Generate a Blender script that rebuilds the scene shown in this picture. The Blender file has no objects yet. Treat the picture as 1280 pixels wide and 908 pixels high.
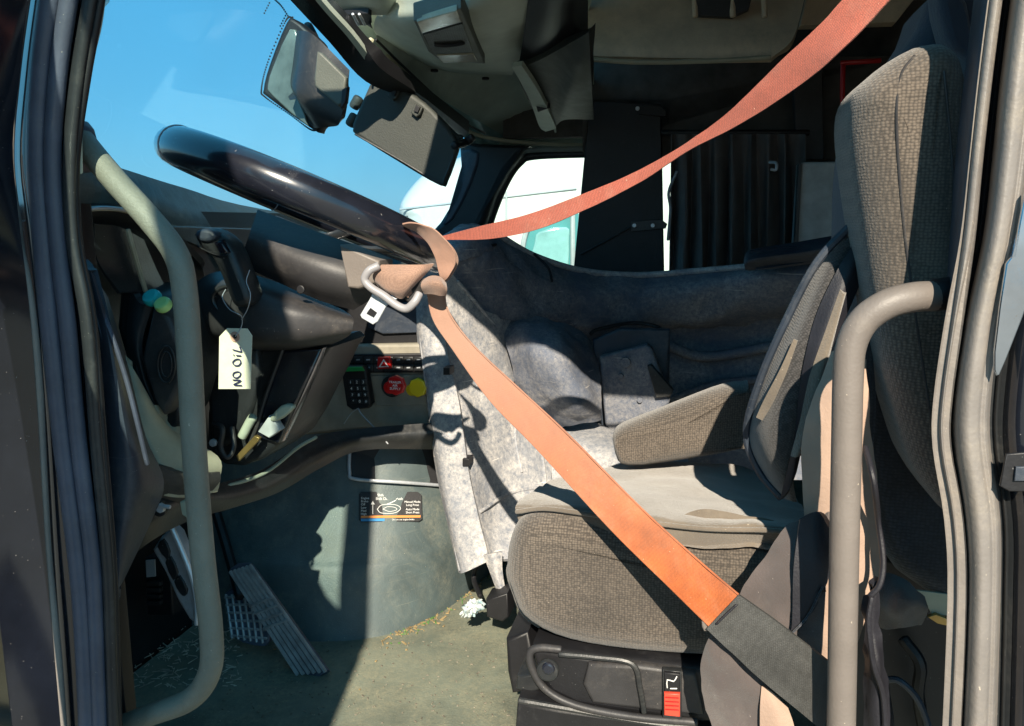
import bpy, bmesh, math, random
from mathutils import Vector, Matrix, noise
random.seed(7)
R = math.radians
# ---------------------------------------------------------------- camera, sky, sun, exposure
CAMZ = 1.95
PITCH = R(10)
FPX = 1000.0
sc = bpy.context.scene
COL = sc.collection
cd = bpy.data.cameras.new('camera'); cam = bpy.data.objects.new('camera', cd); COL.objects.link(cam)
cam.location = (0, 0, CAMZ); cam.rotation_euler = (R(90) - PITCH, 0, 0)
cd.sensor_width = 36; cd.lens = 36 * FPX / 1280; cd.clip_start = .02; cd.clip_end = 3000
sc.camera = cam
SUN_EL, SUN_AZ = 33.0, 2.0        # azimuth: degrees to the left of straight behind the camera
w = bpy.data.worlds.new('World'); sc.world = w; w.use_nodes = True
nt = w.node_tree; bg = nt.nodes['Background']
sky = nt.nodes.new('ShaderNodeTexSky'); sky.sky_type = 'NISHITA'; sky.sun_disc = False
sunvec = Vector((-math.sin(R(SUN_AZ)), -math.cos(R(SUN_AZ)), 0)) * math.cos(R(SUN_EL)) + Vector((0, 0, math.sin(R(SUN_EL))))
sky.sun_elevation = R(SUN_EL); sky.sun_rotation = math.atan2(sunvec.x, sunvec.y)
sky.air_density = 1.2; sky.dust_density = .2; sky.ozone_density = 2.5
hs = nt.nodes.new('ShaderNodeHueSaturation'); hs.inputs['Saturation'].default_value = 1.25; hs.inputs['Value'].default_value = .9
nt.links.new(sky.outputs[0], hs.inputs['Color']); bm_ = nt.nodes.new('ShaderNodeMix'); bm_.data_type = 'RGBA'; bm_.inputs[0].default_value = .80; bm_.inputs[7].default_value = (.9, 3.95, 6.3, 1)
nt.links.new(hs.outputs[0], bm_.inputs[6]); nt.links.new(bm_.outputs[2], bg.inputs[0]); bg.inputs[1].default_value = .085
ld = bpy.data.lights.new('sun', 'SUN'); sun = bpy.data.objects.new('sun', ld); COL.objects.link(sun)
ld.energy = 5.0; ld.angle = R(.5); ld.color = (1, .89, .72)
sun.rotation_euler = sunvec.to_track_quat('Z', 'Y').to_euler()
vs = sc.view_settings; vs.view_transform = 'Standard'; vs.look = 'None'; vs.exposure = .85; vs.gamma = 1
sc.cycles.use_denoising = True
sc.cycles.max_bounces = 8; sc.cycles.transparent_max_bounces = 12

# ---------------------------------------------------------------- coordinates
YAW = R(13)
LAT = Vector((math.sin(YAW), math.cos(YAW), 0))      # across the cab, away from the open door
AFT = Vector((math.cos(YAW), -math.sin(YAW), 0))     # towards the back of the truck
UP = Vector((0, 0, 1))
CAM = Vector((0, 0, CAMZ))
def ray(px, py):
    u, v = (px - 640) / FPX, (454 - py) / FPX
    return Vector((u, v * math.sin(PITCH) + math.cos(PITCH), v * math.cos(PITCH) - math.sin(PITCH)))
def P(px, py, s):                    # point of the sight line whose distance across the cab is s
    d = ray(px, py); return CAM + d * (s / d.dot(LAT))
def PZ(px, py, z):                   # z relative to the camera
    d = ray(px, py); return CAM + d * (z / d.z)
def PB(px, py, b):                   # on the plane at distance b aft
    d = ray(px, py); return CAM + d * (b / d.dot(AFT))
def T(b, s, z):                      # cab coordinates: aft, across, up from the camera
    return CAM + AFT * b + LAT * s + UP * z
FLZ = -.79

# ---------------------------------------------------------------- materials
MATS = {}
def mat(name, col, rough=.5, var=.25, vscale=18, dust=0, dustcol=(.42, .36, .28), dscale=9, bump=.15, bscale=180,
        weave=None, metal=0, coat=0, trans=0, emit=None, scratch=0, spec=.5, sheen=0, col2=None):
    if name in MATS: return MATS[name]
    m = bpy.data.materials.new(name); m.use_nodes = True
    n = m.node_tree.nodes; l = m.node_tree.links; b = n['Principled BSDF']
    tc = n.new('ShaderNodeTexCoord')
    def nz(scale, detail=6, rough_=.6, vec=None, dist=0):
        t = n.new('ShaderNodeTexNoise'); t.inputs['Scale'].default_value = scale; t.inputs['Detail'].default_value = detail
        t.inputs['Roughness'].default_value = rough_; t.inputs['Distortion'].default_value = dist
        l.new(vec or tc.outputs['Object'], t.inputs['Vector']); return t.outputs['Fac']
    def rmp(f, a, b_, ca=(0, 0, 0, 1), cb=(1, 1, 1, 1)):
        r = n.new('ShaderNodeValToRGB'); r.color_ramp.elements[0].position = a; r.color_ramp.elements[1].position = b_
        r.color_ramp.elements[0].color = ca; r.color_ramp.elements[1].color = cb
        l.new(f, r.inputs[0]); return r.outputs[0]
    def mix(f, a, b_, bt='MIX'):
        x = n.new('ShaderNodeMix'); x.data_type = 'RGBA'; x.blend_type = bt
        if hasattr(f, 'links'): l.new(f, x.inputs[0])
        else: x.inputs[0].default_value = f
        for i, v in ((6, a), (7, b_)):
            if hasattr(v, 'links'): l.new(v, x.inputs[i])
            else: x.inputs[i].default_value = (*v, 1) if len(v) == 3 else v
        return x.outputs[2]
    lo = tuple(c * (1 - var) for c in col); hi = tuple(min(1, c * (1 + var)) for c in col)
    c = mix(rmp(nz(vscale), .3, .7), lo, hi)
    if col2: c = mix(rmp(nz(vscale * .4, 5), .42, .6), c, col2)
    hgt = []
    if weave:
        per, amt, ang = weave
        mp = n.new('ShaderNodeMapping'); mp.inputs['Rotation'].default_value = (0, R(ang), YAW)
        l.new(tc.outputs['Object'], mp.inputs['Vector'])
        mp.inputs['Scale'].default_value = (1, 1, 1.25)
        vo = n.new('ShaderNodeTexVoronoi'); vo.inputs['Scale'].default_value = 1 / per; vo.inputs['Randomness'].default_value = .35
        l.new(mp.outputs[0], vo.inputs['Vector'])
        mm = n.new('ShaderNodeMath'); mm.operation = 'SUBTRACT'; mm.inputs[0].default_value = 1; l.new(vo.outputs['Distance'], mm.inputs[1])
        c = mix(amt, c, mix(1.0, c, rmp(mm.outputs[0], .35, .85, (.2, .2, .2, 1), (1.25, 1.25, 1.25, 1)), 'MULTIPLY'))
        hgt.append((mm.outputs[0], .5, per * .35))
    rr = None
    if dust:
        f = rmp(nz(dscale, 9, .72, dist=.6), .62 - dust * .35, .9 - dust * .25)
        f2 = rmp(nz(dscale * 14, 10, .85), .38, .66)
        mx = n.new('ShaderNodeMath'); mx.operation = 'MULTIPLY'; l.new(f, mx.inputs[0]); l.new(f2, mx.inputs[1])
        c = mix(mx.outputs[0], c, dustcol)
        sp = rmp(nz(330, 2, .5), .74, .77)        # specks
        c = mix(sp, c, tuple(min(1, x * 1.35) for x in dustcol))
        ra = n.new('ShaderNodeMapRange'); ra.inputs[3].default_value = rough; ra.inputs[4].default_value = .9
        l.new(mx.outputs[0], ra.inputs[0]); rr = ra.outputs[0]
    if scratch:
        mp = n.new('ShaderNodeMapping'); mp.inputs['Scale'].default_value = (3, 3, 90); mp.inputs['Rotation'].default_value = (.5, .8, .3)
        l.new(tc.outputs['Object'], mp.inputs['Vector'])
        s_ = rmp(nz(3, 5, .6, mp.outputs[0]), .66, .72)
        sm = n.new('ShaderNodeMath'); sm.operation = 'MULTIPLY'; sm.inputs[1].default_value = scratch; l.new(s_, sm.inputs[0])
        c = mix(sm.outputs[0], c, tuple(min(1, x * 1.2) for x in dustcol))
    l.new(c, b.inputs['Base Color'])
    if rr is not None: l.new(rr, b.inputs['Roughness'])
    else: 
        l.new(rmp(nz(vscale * 2), .2, .8, (rough * .8,) * 3 + (1,), (min(1, rough * 1.2),) * 3 + (1,)), b.inputs['Roughness'])
    b.inputs['Metallic'].default_value = metal; b.inputs['Coat Weight'].default_value = coat; b.inputs['Coat Roughness'].default_value = .12
    b.inputs['Specular IOR Level'].default_value = spec
    if sheen: b.inputs['Sheen Weight'].default_value = sheen; b.inputs['Sheen Roughness'].default_value = .6
    bn = None
    if bump:
        bn = n.new('ShaderNodeBump'); bn.inputs['Strength'].default_value = bump; bn.inputs['Distance'].default_value = .002
        l.new(nz(bscale, 5), bn.inputs['Height'])
    for h, st, ds in hgt:
        b2 = n.new('ShaderNodeBump'); b2.inputs['Strength'].default_value = st; b2.inputs['Distance'].default_value = ds
        l.new(h, b2.inputs['Height'])
        if bn: l.new(bn.outputs[0], b2.inputs['Normal'])
        bn = b2
    if bn: l.new(bn.outputs[0], b.inputs['Normal'])
    if emit:
        b.inputs['Emission Color'].default_value = (*emit[0], 1); b.inputs['Emission Strength'].default_value = emit[1]
    MATS[name] = m; return m
def glass(name, tint, refl=.08, haze=0):
    m = bpy.data.materials.new(name); m.use_nodes = True; n = m.node_tree.nodes; l = m.node_tree.links
    n.remove(n['Principled BSDF']); out = n['Material Output']
    tr = n.new('ShaderNodeBsdfTransparent'); tr.inputs[0].default_value = (*tint, 1)
    gl = n.new('ShaderNodeBsdfGlossy'); gl.inputs['Roughness'].default_value = .03
    fr = n.new('ShaderNodeFresnel'); fr.inputs[0].default_value = 1.3
    mx = n.new('ShaderNodeMixShader'); fk = n.new('ShaderNodeMath'); fk.operation = 'MULTIPLY'; fk.inputs[1].default_value = refl; l.new(fr.outputs[0], fk.inputs[0]); l.new(fk.outputs[0], mx.inputs[0]); l.new(tr.outputs[0], mx.inputs[1]); l.new(gl.outputs[0], mx.inputs[2])
    o = mx.outputs[0]
    if haze:
        df = n.new('ShaderNodeBsdfDiffuse'); df.inputs[0].default_value = (.8, .85, .9, 1)
        tc = n.new('ShaderNodeTexCoord'); nz = n.new('ShaderNodeTexNoise'); nz.inputs['Scale'].default_value = 2.2; nz.inputs['Detail'].default_value = 5
        l.new(tc.outputs['Object'], nz.inputs['Vector']); rp = n.new('ShaderNodeMapRange'); rp.inputs[1].default_value = .35; rp.inputs[2].default_value = .75
        rp.inputs[3].default_value = 0; rp.inputs[4].default_value = haze; l.new(nz.outputs['Fac'], rp.inputs[0])
        m2 = n.new('ShaderNodeMixShader'); l.new(rp.outputs[0], m2.inputs[0]); l.new(o, m2.inputs[1]); l.new(df.outputs[0], m2.inputs[2]); o = m2.outputs[0]
    l.new(o, out.inputs[0]); return m

DUST = (.40, .35, .28)
M_BLK = mat('black_plastic', (.022, .024, .026), .38, dust=.35, dustcol=(.16, .15, .13), scratch=.15)
M_BLK2 = mat('deep_black_plastic', (.010, .010, .012), .5, dust=.15, dustcol=(.08, .08, .08))
M_GLOSS = mat('gloss_black', (.012, .014, .022), .24, var=.3, bump=.03, coat=1, dust=.04, dustcol=(.2, .19, .18), dscale=14)
M_PAINT = mat('black_paint', (.008, .010, .016), .16, bump=.0, coat=1, dust=.12, dustcol=(.16, .15, .14), dscale=6)
M_RUB = mat('rubber', (.075, .085, .12), .36, dust=.3, dustcol=(.2, .19, .18), bump=.2, bscale=300)
M_RUBG = mat('faded_rubber', (.21, .19, .175), .42, var=.12, dust=.5, dustcol=(.42, .36, .28), bump=.3, bscale=220)
M_NAVY = mat('navy_plastic', (.030, .040, .058), .45, dust=.4, dustcol=(.2, .2, .2), scratch=.2)
M_TUN = mat('grey_green_plastic', (.078, .105, .108), .5, var=.2, dust=.45, dustcol=(.27, .27, .21), dscale=8, bump=.3, bscale=320, scratch=.25)
M_FLOOR = mat('rubber_mat', (.13, .15, .12), .72, var=.5, vscale=5, dust=.75, dustcol=(.36, .33, .22), dscale=9, bump=.5, bscale=260, scratch=.3)
M_HND = mat('grey_handle_coating', (.225, .225, .185), .5, var=.12, bump=.5, bscale=330, dust=.2, dustcol=(.36, .33, .27))
M_HND2 = mat('taupe_handle_coating', (.18, .155, .138), .5, var=.12, bump=.2, bscale=330, dust=.2, dustcol=(.33, .28, .22))
M_TRIM = mat('cream_trim', (.42, .39, .28), .6, dust=.4, dustcol=(.5, .44, .32), var=.15)
M_PANELG = mat('grey_dash_face', (.27, .25, .205), .55, dust=.6, dustcol=(.36, .32, .22), dscale=7, scratch=.3)
M_BROWN = mat('brown_plastic', (.034, .033, .035), .5, dust=.35, dustcol=(.17, .15, .13), scratch=.3)
M_PANLIT = mat('lit_dusty_panel', (.17, .19, .23), .7, var=.15, vscale=5, dust=1.0, dustcol=(.80, .74, .67), dscale=6, bump=.6, bscale=160, scratch=.8)  # dusty panel, paler copy with the sunlight on the leg put into the colour
M_PANSHD = mat('shaded_dusty_panel', (.075, .095, .14), .7, var=.2, vscale=5, dust=.85, dustcol=(.42, .39, .36), dscale=8, bump=.6, bscale=160, scratch=.8)  # same dusty panel, darker copy with shade put into the colour
M_SEAT = mat('seat_cloth', (.125, .100, .078), .92, vscale=5, var=.35, weave=(.0034, .8, 0), dust=.35, dustcol=(.24, .2, .16), dscale=3, sheen=.3, bump=.4, bscale=500)
M_SEATV = mat('seat_velour', (.14, .112, .084), .95, var=.3, vscale=12, dust=.5, dustcol=(.30, .25, .19), dscale=4, sheen=.4, bump=.7, bscale=420)
M_SEATD = mat('dark_seat_cloth', (.028, .032, .045), .9, var=.2, weave=(.0045, .7, 0), sheen=.3, bump=.4)
M_NAVYC = mat('navy_cloth', (.025, .035, .06), .9, sheen=.3, bump=.5)
M_MESH = mat('mesh_cloth', (.05, .046, .046), .8, weave=(.0026, .95, 35), sheen=.3, bump=.3)
M_NYL = mat('black_nylon', (.016, .016, .022), .55, bump=.3, bscale=400)
M_BRCL = mat('brown_cloth', (.085, .066, .062), .85, var=.3, vscale=10, dust=.3, dustcol=(.2, .17, .15), sheen=.3, bump=.5, bscale=500)
M_LIN = mat('pink_beige_lining', (.40, .28, .215), .85, var=.12, bump=.3, bscale=300)
M_BELT = mat('orange_webbing', (.46, .105, .016), .72, var=.3, vscale=26, weave=(.0015, .25, 0), bump=.2, sheen=.2, dust=.5, dustcol=(.50, .28, .17), dscale=11)
M_BELTR = mat('red_orange_webbing', (.44, .10, .058), .72, var=.2, vscale=10, weave=(.0016, .45, 30), bump=.2, sheen=.3, dust=.3, dustcol=(.5, .3, .22), dscale=5)
M_BELTF = mat('faded_webbing', (.34, .20, .14), .75, var=.12, vscale=20, weave=(.0016, .4, 0), bump=.2, sheen=.3)
M_SLEEVE = mat('black_belt_sleeve', (.055, .055, .052), .6, weave=(.0018, .3, 0), bump=.2)
M_STEEL = mat('bright_steel', (.72, .76, .80), .35, metal=.35, var=.06, bump=.05)
M_ALU = mat('cast_aluminium', (.50, .53, .57), .42, metal=.35, var=.2, dust=.4, dustcol=(.3, .28, .25), bump=.3)
M_BUCK = mat('buckle_loop_plastic', (.30, .29, .30), .4, var=.08)
M_HEAD = mat('headliner_plastic', (.50, .56, .48), .6, var=.1, dust=.2, dustcol=(.26, .26, .21), bump=.35, bscale=420)
M_HEADD = mat('dark_headliner', (.16, .175, .155), .65, var=.15, bump=.35, bscale=420)
M_LENS = mat('lamp_lens', (.46, .42, .30), .25, var=.25, bump=.1, coat=.4)
M_VIS = mat('visor_vinyl', (.042, .047, .042), .6, var=.12, bump=.4, bscale=300)
M_COV = mat('housing_cover_plastic', (.09, .10, .085), .5, var=.1, bump=.3, bscale=420)
M_GRIL = mat('grille', (.07, .072, .066), .5, weave=(.003, .9, 45))
M_CAB = mat('brown_cabinet', (.70, .56, .40), .6, var=.15, dust=.3, dustcol=(.3, .26, .19), bump=.3)
M_DARKW = mat('dark_lining', (.10, .088, .078), .85, var=.3, bump=.3, dust=.3, dustcol=(.12, .105, .09))
M_CURT = mat('curtain_cloth', (.14, .125, .12), .9, var=.2, bump=.4)
M_SILV = mat('silver_locker', (.50, .52, .52), .45, metal=.0, dust=.3, dustcol=(.3, .29, .27))
M_RED = mat('red_plastic', (.55, .012, .012), .35, var=.1)
M_YEL = mat('yellow_plastic', (.75, .55, .015), .35, var=.1)
M_GREEN = mat('green_plastic', (.02, .28, .07), .4, var=.1)
M_TEAL = mat('teal_plastic', (.02, .48, .50), .35, var=.1)
M_LIME = mat('lime_plastic', (.40, .70, .25), .35, var=.1)
M_WHITE = mat('white_print', (.8, .8, .78), .6, var=.05, bump=0)
M_GREYP = mat('grey_print', (.38, .4, .42), .6, var=.1, bump=0)
M_BLUEP = mat('blue_print', (.03, .25, .55), .5, var=.05, bump=0)
M_ORP = mat('orange_print', (.75, .25, .05), .5, var=.05, bump=0)
M_PAPER = mat('tag_card', (.82, .77, .60), .8, var=.07, vscale=40, bump=.1)
M_INK = mat('blue_ink', (.02, .02, .09), .6, var=.2, bump=0)
M_RINGP = mat('tag_ring', (.62, .36, .27), .7, var=.1)
M_BRASS = mat('brass', (.45, .32, .12), .35, metal=.8, var=.3, dust=.3)
M_LEV = mat('pale_green_lever', (.42, .46, .36), .45, var=.1, dust=.2)
M_GRND = mat('yard_gravel', (.16, .145, .12), .95, var=.3, vscale=3, bump=.8, bscale=40)
M_WHT = mat('white_vehicle_paint', (.66, .66, .64), .35, var=.03, bump=0, coat=.5)
M_TGL = mat('teal_vehicle_glass', (.10, .30, .32), .08, var=.2, vscale=2, bump=0, coat=1)
M_WCL = mat('blue_white_cloth', (.62, .68, .66), .85, var=.2, col2=(.10, .32, .42), vscale=90, bump=.5)
M_DEB = mat('dry_debris', (.30, .22, .11), .9, var=.5, vscale=60)
M_DEBG = mat('green_debris', (.10, .22, .06), .9, var=.4, vscale=60)
M_ORL = mat('red_buckle_label', (.62, .07, .04), .45, var=.1)

# ---------------------------------------------------------------- builders
def thing(name, label, cat, loc, group=None, kind=None):
    o = bpy.data.objects.new(name, None); COL.objects.link(o); o.location = loc; o.empty_display_size = .05
    o['label'] = label; o['category'] = cat
    if group: o['group'] = group
    if kind: o['kind'] = kind
    return o
def rootloc(o):
    v = Vector((0, 0, 0))
    while o: v = v + o.location; o = o.parent
    return v
def obj(name, bm, m, parent=None, label=None, cat=None, kind=None, group=None, smooth=True, auto=40):
    bmesh.ops.recalc_face_normals(bm, faces=bm.faces)
    if parent is None:
        xs = [v.co for v in bm.verts]
        off = Vector((sum(v.x for v in xs) / len(xs), sum(v.y for v in xs) / len(xs), min(v.z for v in xs)))
    else: off = rootloc(parent)
    for v in bm.verts: v.co -= off
    me = bpy.data.meshes.new(name)
    if smooth:
        lay = bm.faces.layers.int.get('flat')
        for f in bm.faces: f.smooth = not (lay and f[lay])
        for e in bm.edges:
            if len(e.link_faces) == 2 and e.calc_face_angle(0) > R(auto): e.smooth = False
    bm.to_mesh(me); bm.free()
    me.materials.append(m)
    o = bpy.data.objects.new(name, me); COL.objects.link(o)
    if parent: o.parent = parent
    else: o.location = off
    if label: o['label'] = label
    if cat: o['category'] = cat
    if kind: o['kind'] = kind
    if group: o['group'] = group
    return o
def cr(p0, p1, p2, p3, t):
    return .5 * ((2 * p1) + (-p0 + p2) * t + (2 * p0 - 5 * p1 + 4 * p2 - p3) * t * t + (-p0 + 3 * p1 - 3 * p2 + p3) * t ** 3)
def spline(pts, n=6, closed=False):
    out = []; N = len(pts)
    if N < 3 and not closed:
        return [pts[0].lerp(pts[1], i / n) for i in range(n + 1)]
    for i in range(N if closed else N - 1):
        g = (lambda k: pts[k % N]) if closed else (lambda k: pts[k] if 0 <= k < N else (pts[0] * 2 - pts[1] if k < 0 else pts[-1] * 2 - pts[-2]))
        for j in range(n): out.append(cr(g(i - 1), g(i), g(i + 1), g(i + 2), j / n))
    if not closed: out.append(pts[-1].copy())
    return out
def slab_bm(pts, D, r=.003, smooth=0, seg=3, bm=None):
    """closed outline pts (3-D), thickness vector D, rounded rims of radius r"""
    bm = bm or bmesh.new()
    lay = bm.faces.layers.int.get('flat') or bm.faces.layers.int.new('flat')
    if smooth: pts = spline(pts, smooth, True)
    d = D.normalized(); th = D.length; r = min(r, th * .49)
    N = len(pts)
    c = sum(pts, Vector()) / N
    nrm = Vector()
    for i in range(N): nrm += (pts[i] - c).cross(pts[(i + 1) % N] - c)
    sgn = 1 if nrm.dot(d) > 0 else -1
    inn = []
    for i in range(N):
        t = (pts[(i + 1) % N] - pts[i]).normalized() + (pts[i] - pts[i - 1]).normalized()
        q = d.cross(t) * sgn
        inn.append(q.normalized() if q.length > 1e-6 else Vector())
    ri = [1.0] * N
    if smooth and r > .008:
        for i in range(N):
            a, b, c3 = pts[i - 3], pts[i], pts[(i + 3) % N]
            ar = (b - a).cross(c3 - a).length
            if ar > 1e-9: ri[i] = min(1.0, .85 * ((b - a).length * (c3 - b).length * (c3 - a).length / (2 * ar)) / r)
        for _ in range(2):
            mn = [min(ri[i - 1], ri[i], ri[(i + 1) % N]) for i in range(N)]; ri = mn
        for _ in range(12): ri = [(ri[i - 1] + ri[i] * 2 + ri[(i + 1) % N]) / 4 for i in range(N)]
        for _ in range(60):
            bad = False; q = [pts[i] + inn[i] * r * ri[i] for i in range(N)]
            for i in range(N):
                j = (i + 1) % N; eo = pts[j] - pts[i]; ei = q[j] - q[i]
                if ei.dot(eo) < .12 * eo.length_squared:
                    bad = True
                    for k in (-2, -1, 0, 1, 2, 3): ri[(i + k) % N] *= .92
            if not bad: break
        for _ in range(3): ri = [min(ri[i], (ri[i - 1] + ri[i] * 2 + ri[(i + 1) % N]) / 4) for i in range(N)]
    inn = [inn[i] * ri[i] for i in range(N)]
    rings = []
    prof = [(r * (1 - math.sin(a * math.pi / 2 / seg)), r * (1 - math.cos(a * math.pi / 2 / seg))) for a in range(seg + 1)]
    for ins, dep in prof: rings.append([bm.verts.new(p + inn[i] * ins + d * dep) for i, p in enumerate(pts)])
    for ins, dep in reversed(prof): rings.append([bm.verts.new(p + inn[i] * ins + d * (th - dep)) for i, p in enumerate(pts)])
    for a, b in zip(rings, rings[1:]):
        for i in range(N):
            j = (i + 1) % N
            try: bm.faces.new((a[i], a[j], b[j], b[i]))
            except ValueError: pass
    for rg in (rings[0], rings[-1]):
        f = bm.faces.new(rg)
        fl = [f]
        if N > 4: fl = bmesh.ops.triangulate(bm, faces=[f])['faces']
        for f in fl: f[lay] = 1
    return bm
def pix(pts, s):
    return [P(p[0], p[1], p[2] if len(p) > 2 else s) for p in pts]
def slab(name, pts, s, th, m, parent=None, r=.003, smooth=0, D=None, seg=3, **k):
    q = pix(pts, s)
    bm = slab_bm(q, (D.normalized() * th) if D else LAT * th, r, smooth, seg)
    return obj(name, bm, m, parent, **k)
def surf_bm(rows, n=5, th=.004, bm=None, disp=0, dsc=12, smooth_rows=True):
    bm = bm or bmesh.new()
    rr = [spline(r_, n) for r_ in rows]
    cols = [spline([r_[i] for r_ in rr], n) for i in range(len(rr[0]))]
    H, W = len(cols[0]), len(cols)
    g = [[cols[j][i].copy() for j in range(W)] for i in range(H)]
    nm = [[None] * W for _ in range(H)]
    for i in range(H):
        for j in range(W):
            a = g[min(i + 1, H - 1)][j] - g[max(i - 1, 0)][j]; b = g[i][min(j + 1, W - 1)] - g[i][max(j - 1, 0)]
            q = a.cross(b); q = q.normalized() if q.length > 1e-9 else LAT.copy()
            if q.dot(g[i][j] - CAM) > 0: q = -q
            nm[i][j] = q
    if disp:
        for i in range(H):
            for j in range(W):
                p = g[i][j]; g[i][j] = p + nm[i][j] * disp * (noise.noise(p * dsc) + .5 * noise.noise(p * dsc * 2.7))
    F = [[bm.verts.new(g[i][j]) for j in range(W)] for i in range(H)]
    K = [[bm.verts.new(g[i][j] - nm[i][j] * th) for j in range(W)] for i in range(H)]
    for i in range(H - 1):
        for j in range(W - 1):
            bm.faces.new((F[i][j], F[i][j + 1], F[i + 1][j + 1], F[i + 1][j]))
            bm.faces.new((K[i][j], K[i + 1][j], K[i + 1][j + 1], K[i][j + 1]))
    for i in range(H - 1):
        for j in (0, W - 1): bm.faces.new((F[i][j], F[i + 1][j], K[i + 1][j], K[i][j]))
    for j in range(W - 1):
        for i in (0, H - 1): bm.faces.new((F[i][j], F[i][j + 1], K[i][j + 1], K[i][j]))
    return bm
def surf(name, rows, m, parent=None, th=.004, n=5, disp=0, dsc=12, **k):
    return obj(name, surf_bm([[P(*c) if not isinstance(c, Vector) else c for c in r_] for r_ in rows], n, th, None, disp, dsc), m, parent, **k)
def tube_bm(pts, rad, seg=16, n=6, bm=None, cap=True, flat=1.0, flatdir=None, round_end=True):
    bm = bm or bmesh.new()
    if n > 1: 
        rads = rad if isinstance(rad, (list, tuple)) else [rad] * len(pts)
        rp = spline([Vector((x, 0, 0)) for x in rads], n); pts = spline(pts, n); rads = [v.x for v in rp]
    else: rads = rad if isinstance(rad, (list, tuple)) else [rad] * len(pts)
    if round_end:
        e0 = (pts[0] - pts[1]).normalized(); e1 = (pts[-1] - pts[-2]).normalized(); r0, r1 = rads[0], rads[-1]
        pts = [pts[0] + e0 * r0 * .5, pts[0] + e0 * r0 * .35] + pts + [pts[-1] + e1 * r1 * .35, pts[-1] + e1 * r1 * .5]
        rads = [r0 * .5, r0 * .85] + rads + [r1 * .85, r1 * .5]
    rings = []; ref = flatdir or Vector((.13, .2, 1)).normalized(); prev = None
    for i, p in enumerate(pts):
        t = (pts[min(i + 1, len(pts) - 1)] - pts[max(i - 1, 0)]).normalized()
        u = prev if prev is not None else ref
        u = (u - t * u.dot(t))
        if u.length < 1e-4: u = t.orthogonal()
        u.normalize(); prev = u
        v = t.cross(u)
        rings.append([bm.verts.new(p + (u * math.cos(a) * flat + v * math.sin(a)) * rads[i]) for a in (2 * math.pi * k / seg for k in range(seg))])
    for a, b in zip(rings, rings[1:]):
        for i in range(seg): bm.faces.new((a[i], a[(i + 1) % seg], b[(i + 1) % seg], b[i]))
    if cap:
        bm.faces.new(rings[0]); bm.faces.new(rings[-1])
    return bm
def tube(name, pts, rad, m, parent=None, seg=16, n=6, flat=1.0, flatdir=None, **k):
    pts = [p if isinstance(p, Vector) else P(*p) for p in pts]
    return obj(name, tube_bm(pts, rad, seg, n, flat=flat, flatdir=flatdir), m, parent, **k)
def strap(name, a, b, m, parent=None, th=.0018, n=8, **k):
    """ribbon between two edge polylines of pixel points (px,py,s)"""
    A = [P(*p) for p in a]; B = [P(*p) for p in b]
    rows = [[A[i], A[i].lerp(B[i], .5), B[i]] for i in range(len(A))]
    return obj(name, surf_bm(rows, n, th, None, .0016, 28), m, parent, **k)
def box_bm(c, ax, size, bm=None, r=.002):
    """box centred on c with axes ax (3 unit vectors) and full sizes"""
    x, y, z = ax; sx, sy, sz = size
    q = [c + x * (sx / 2 * i) + z * (sz / 2 * j) - y * sy / 2 for i, j in ((-1, -1), (1, -1), (1, 1), (-1, 1))]
    return slab_bm(q, y * sy, r, 0, 2, bm)
def box(name, c, ax, size, m, parent=None, r=.002, **k):
    return obj(name, box_bm(c, ax, size, None, r), m, parent, **k)
CABAX = (AFT, LAT, UP)
def tbox(name, b0, b1, s0, s1, z0, z1, m, parent=None, r=.003, **k):
    return box(name, T((b0 + b1) / 2, (s0 + s1) / 2, (z0 + z1) / 2), CABAX, (b1 - b0, s1 - s0, z1 - z0), m, parent, r, **k)
def disc_bm(c, nrm, rad, th, seg=24, bm=None, r=.001, sx=1):
    u = nrm.orthogonal().normalized() if abs(nrm.dot(UP)) > .9 else nrm.cross(UP).normalized(); v = nrm.cross(u)
    return slab_bm([c + (u * math.cos(a) * sx + v * math.sin(a)) * rad for a in (2 * math.pi * k / seg for k in range(seg))], nrm * th, r, 0, 2, bm)
def disc(name, c, nrm, rad, th, m, parent=None, seg=24, r=.001, sx=1, **k):
    return obj(name, disc_bm(c, nrm.normalized(), rad, th, seg, None, r, sx), m, parent, **k)
def text(name, body, c, x, y, size, m, parent, th=.0003, align='CENTER'):
    cu = bpy.data.curves.new(name, 'FONT'); cu.body = body; cu.size = size; cu.extrude = th; cu.align_x = align; cu.align_y = 'CENTER'
    t_ = bpy.data.objects.new(name, cu); me = bpy.data.meshes.new_from_object(t_); bpy.data.objects.remove(t_); bpy.data.curves.remove(cu)
    me.materials.clear(); me.materials.append(m)
    o = bpy.data.objects.new(name, me); COL.objects.link(o); o.parent = parent
    x = x.normalized(); z = x.cross(y).normalized(); y = z.cross(x)
    M = Matrix((x, y, z)).transposed().to_4x4(); M.translation = c - rootloc(parent)
    o.matrix_local = M; return o
def bolt(name, px, py, s, rad, m, parent, nrm=None):
    nrm = nrm or -LAT
    return disc(name, P(px, py, s), nrm, rad, .004, m, parent, seg=10, r=.0012)

from mathutils.bvhtree import BVHTree
def s_on(objs, px, py, lift=.002):
    best = None
    for o in objs:
        off = rootloc(o.parent) if o.parent else o.location
        me = o.data; t = BVHTree.FromPolygons([v.co + off for v in me.vertices], [tuple(p.vertices) for p in me.polygons])
        d = ray(px, py).normalized(); h = t.ray_cast(CAM, d)
        if h[0] is not None and (best is None or h[3] < best[0]): best = (h[3], h[0])
    return (best[1] - CAM - ray(px, py).normalized() * lift).dot(LAT)
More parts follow.
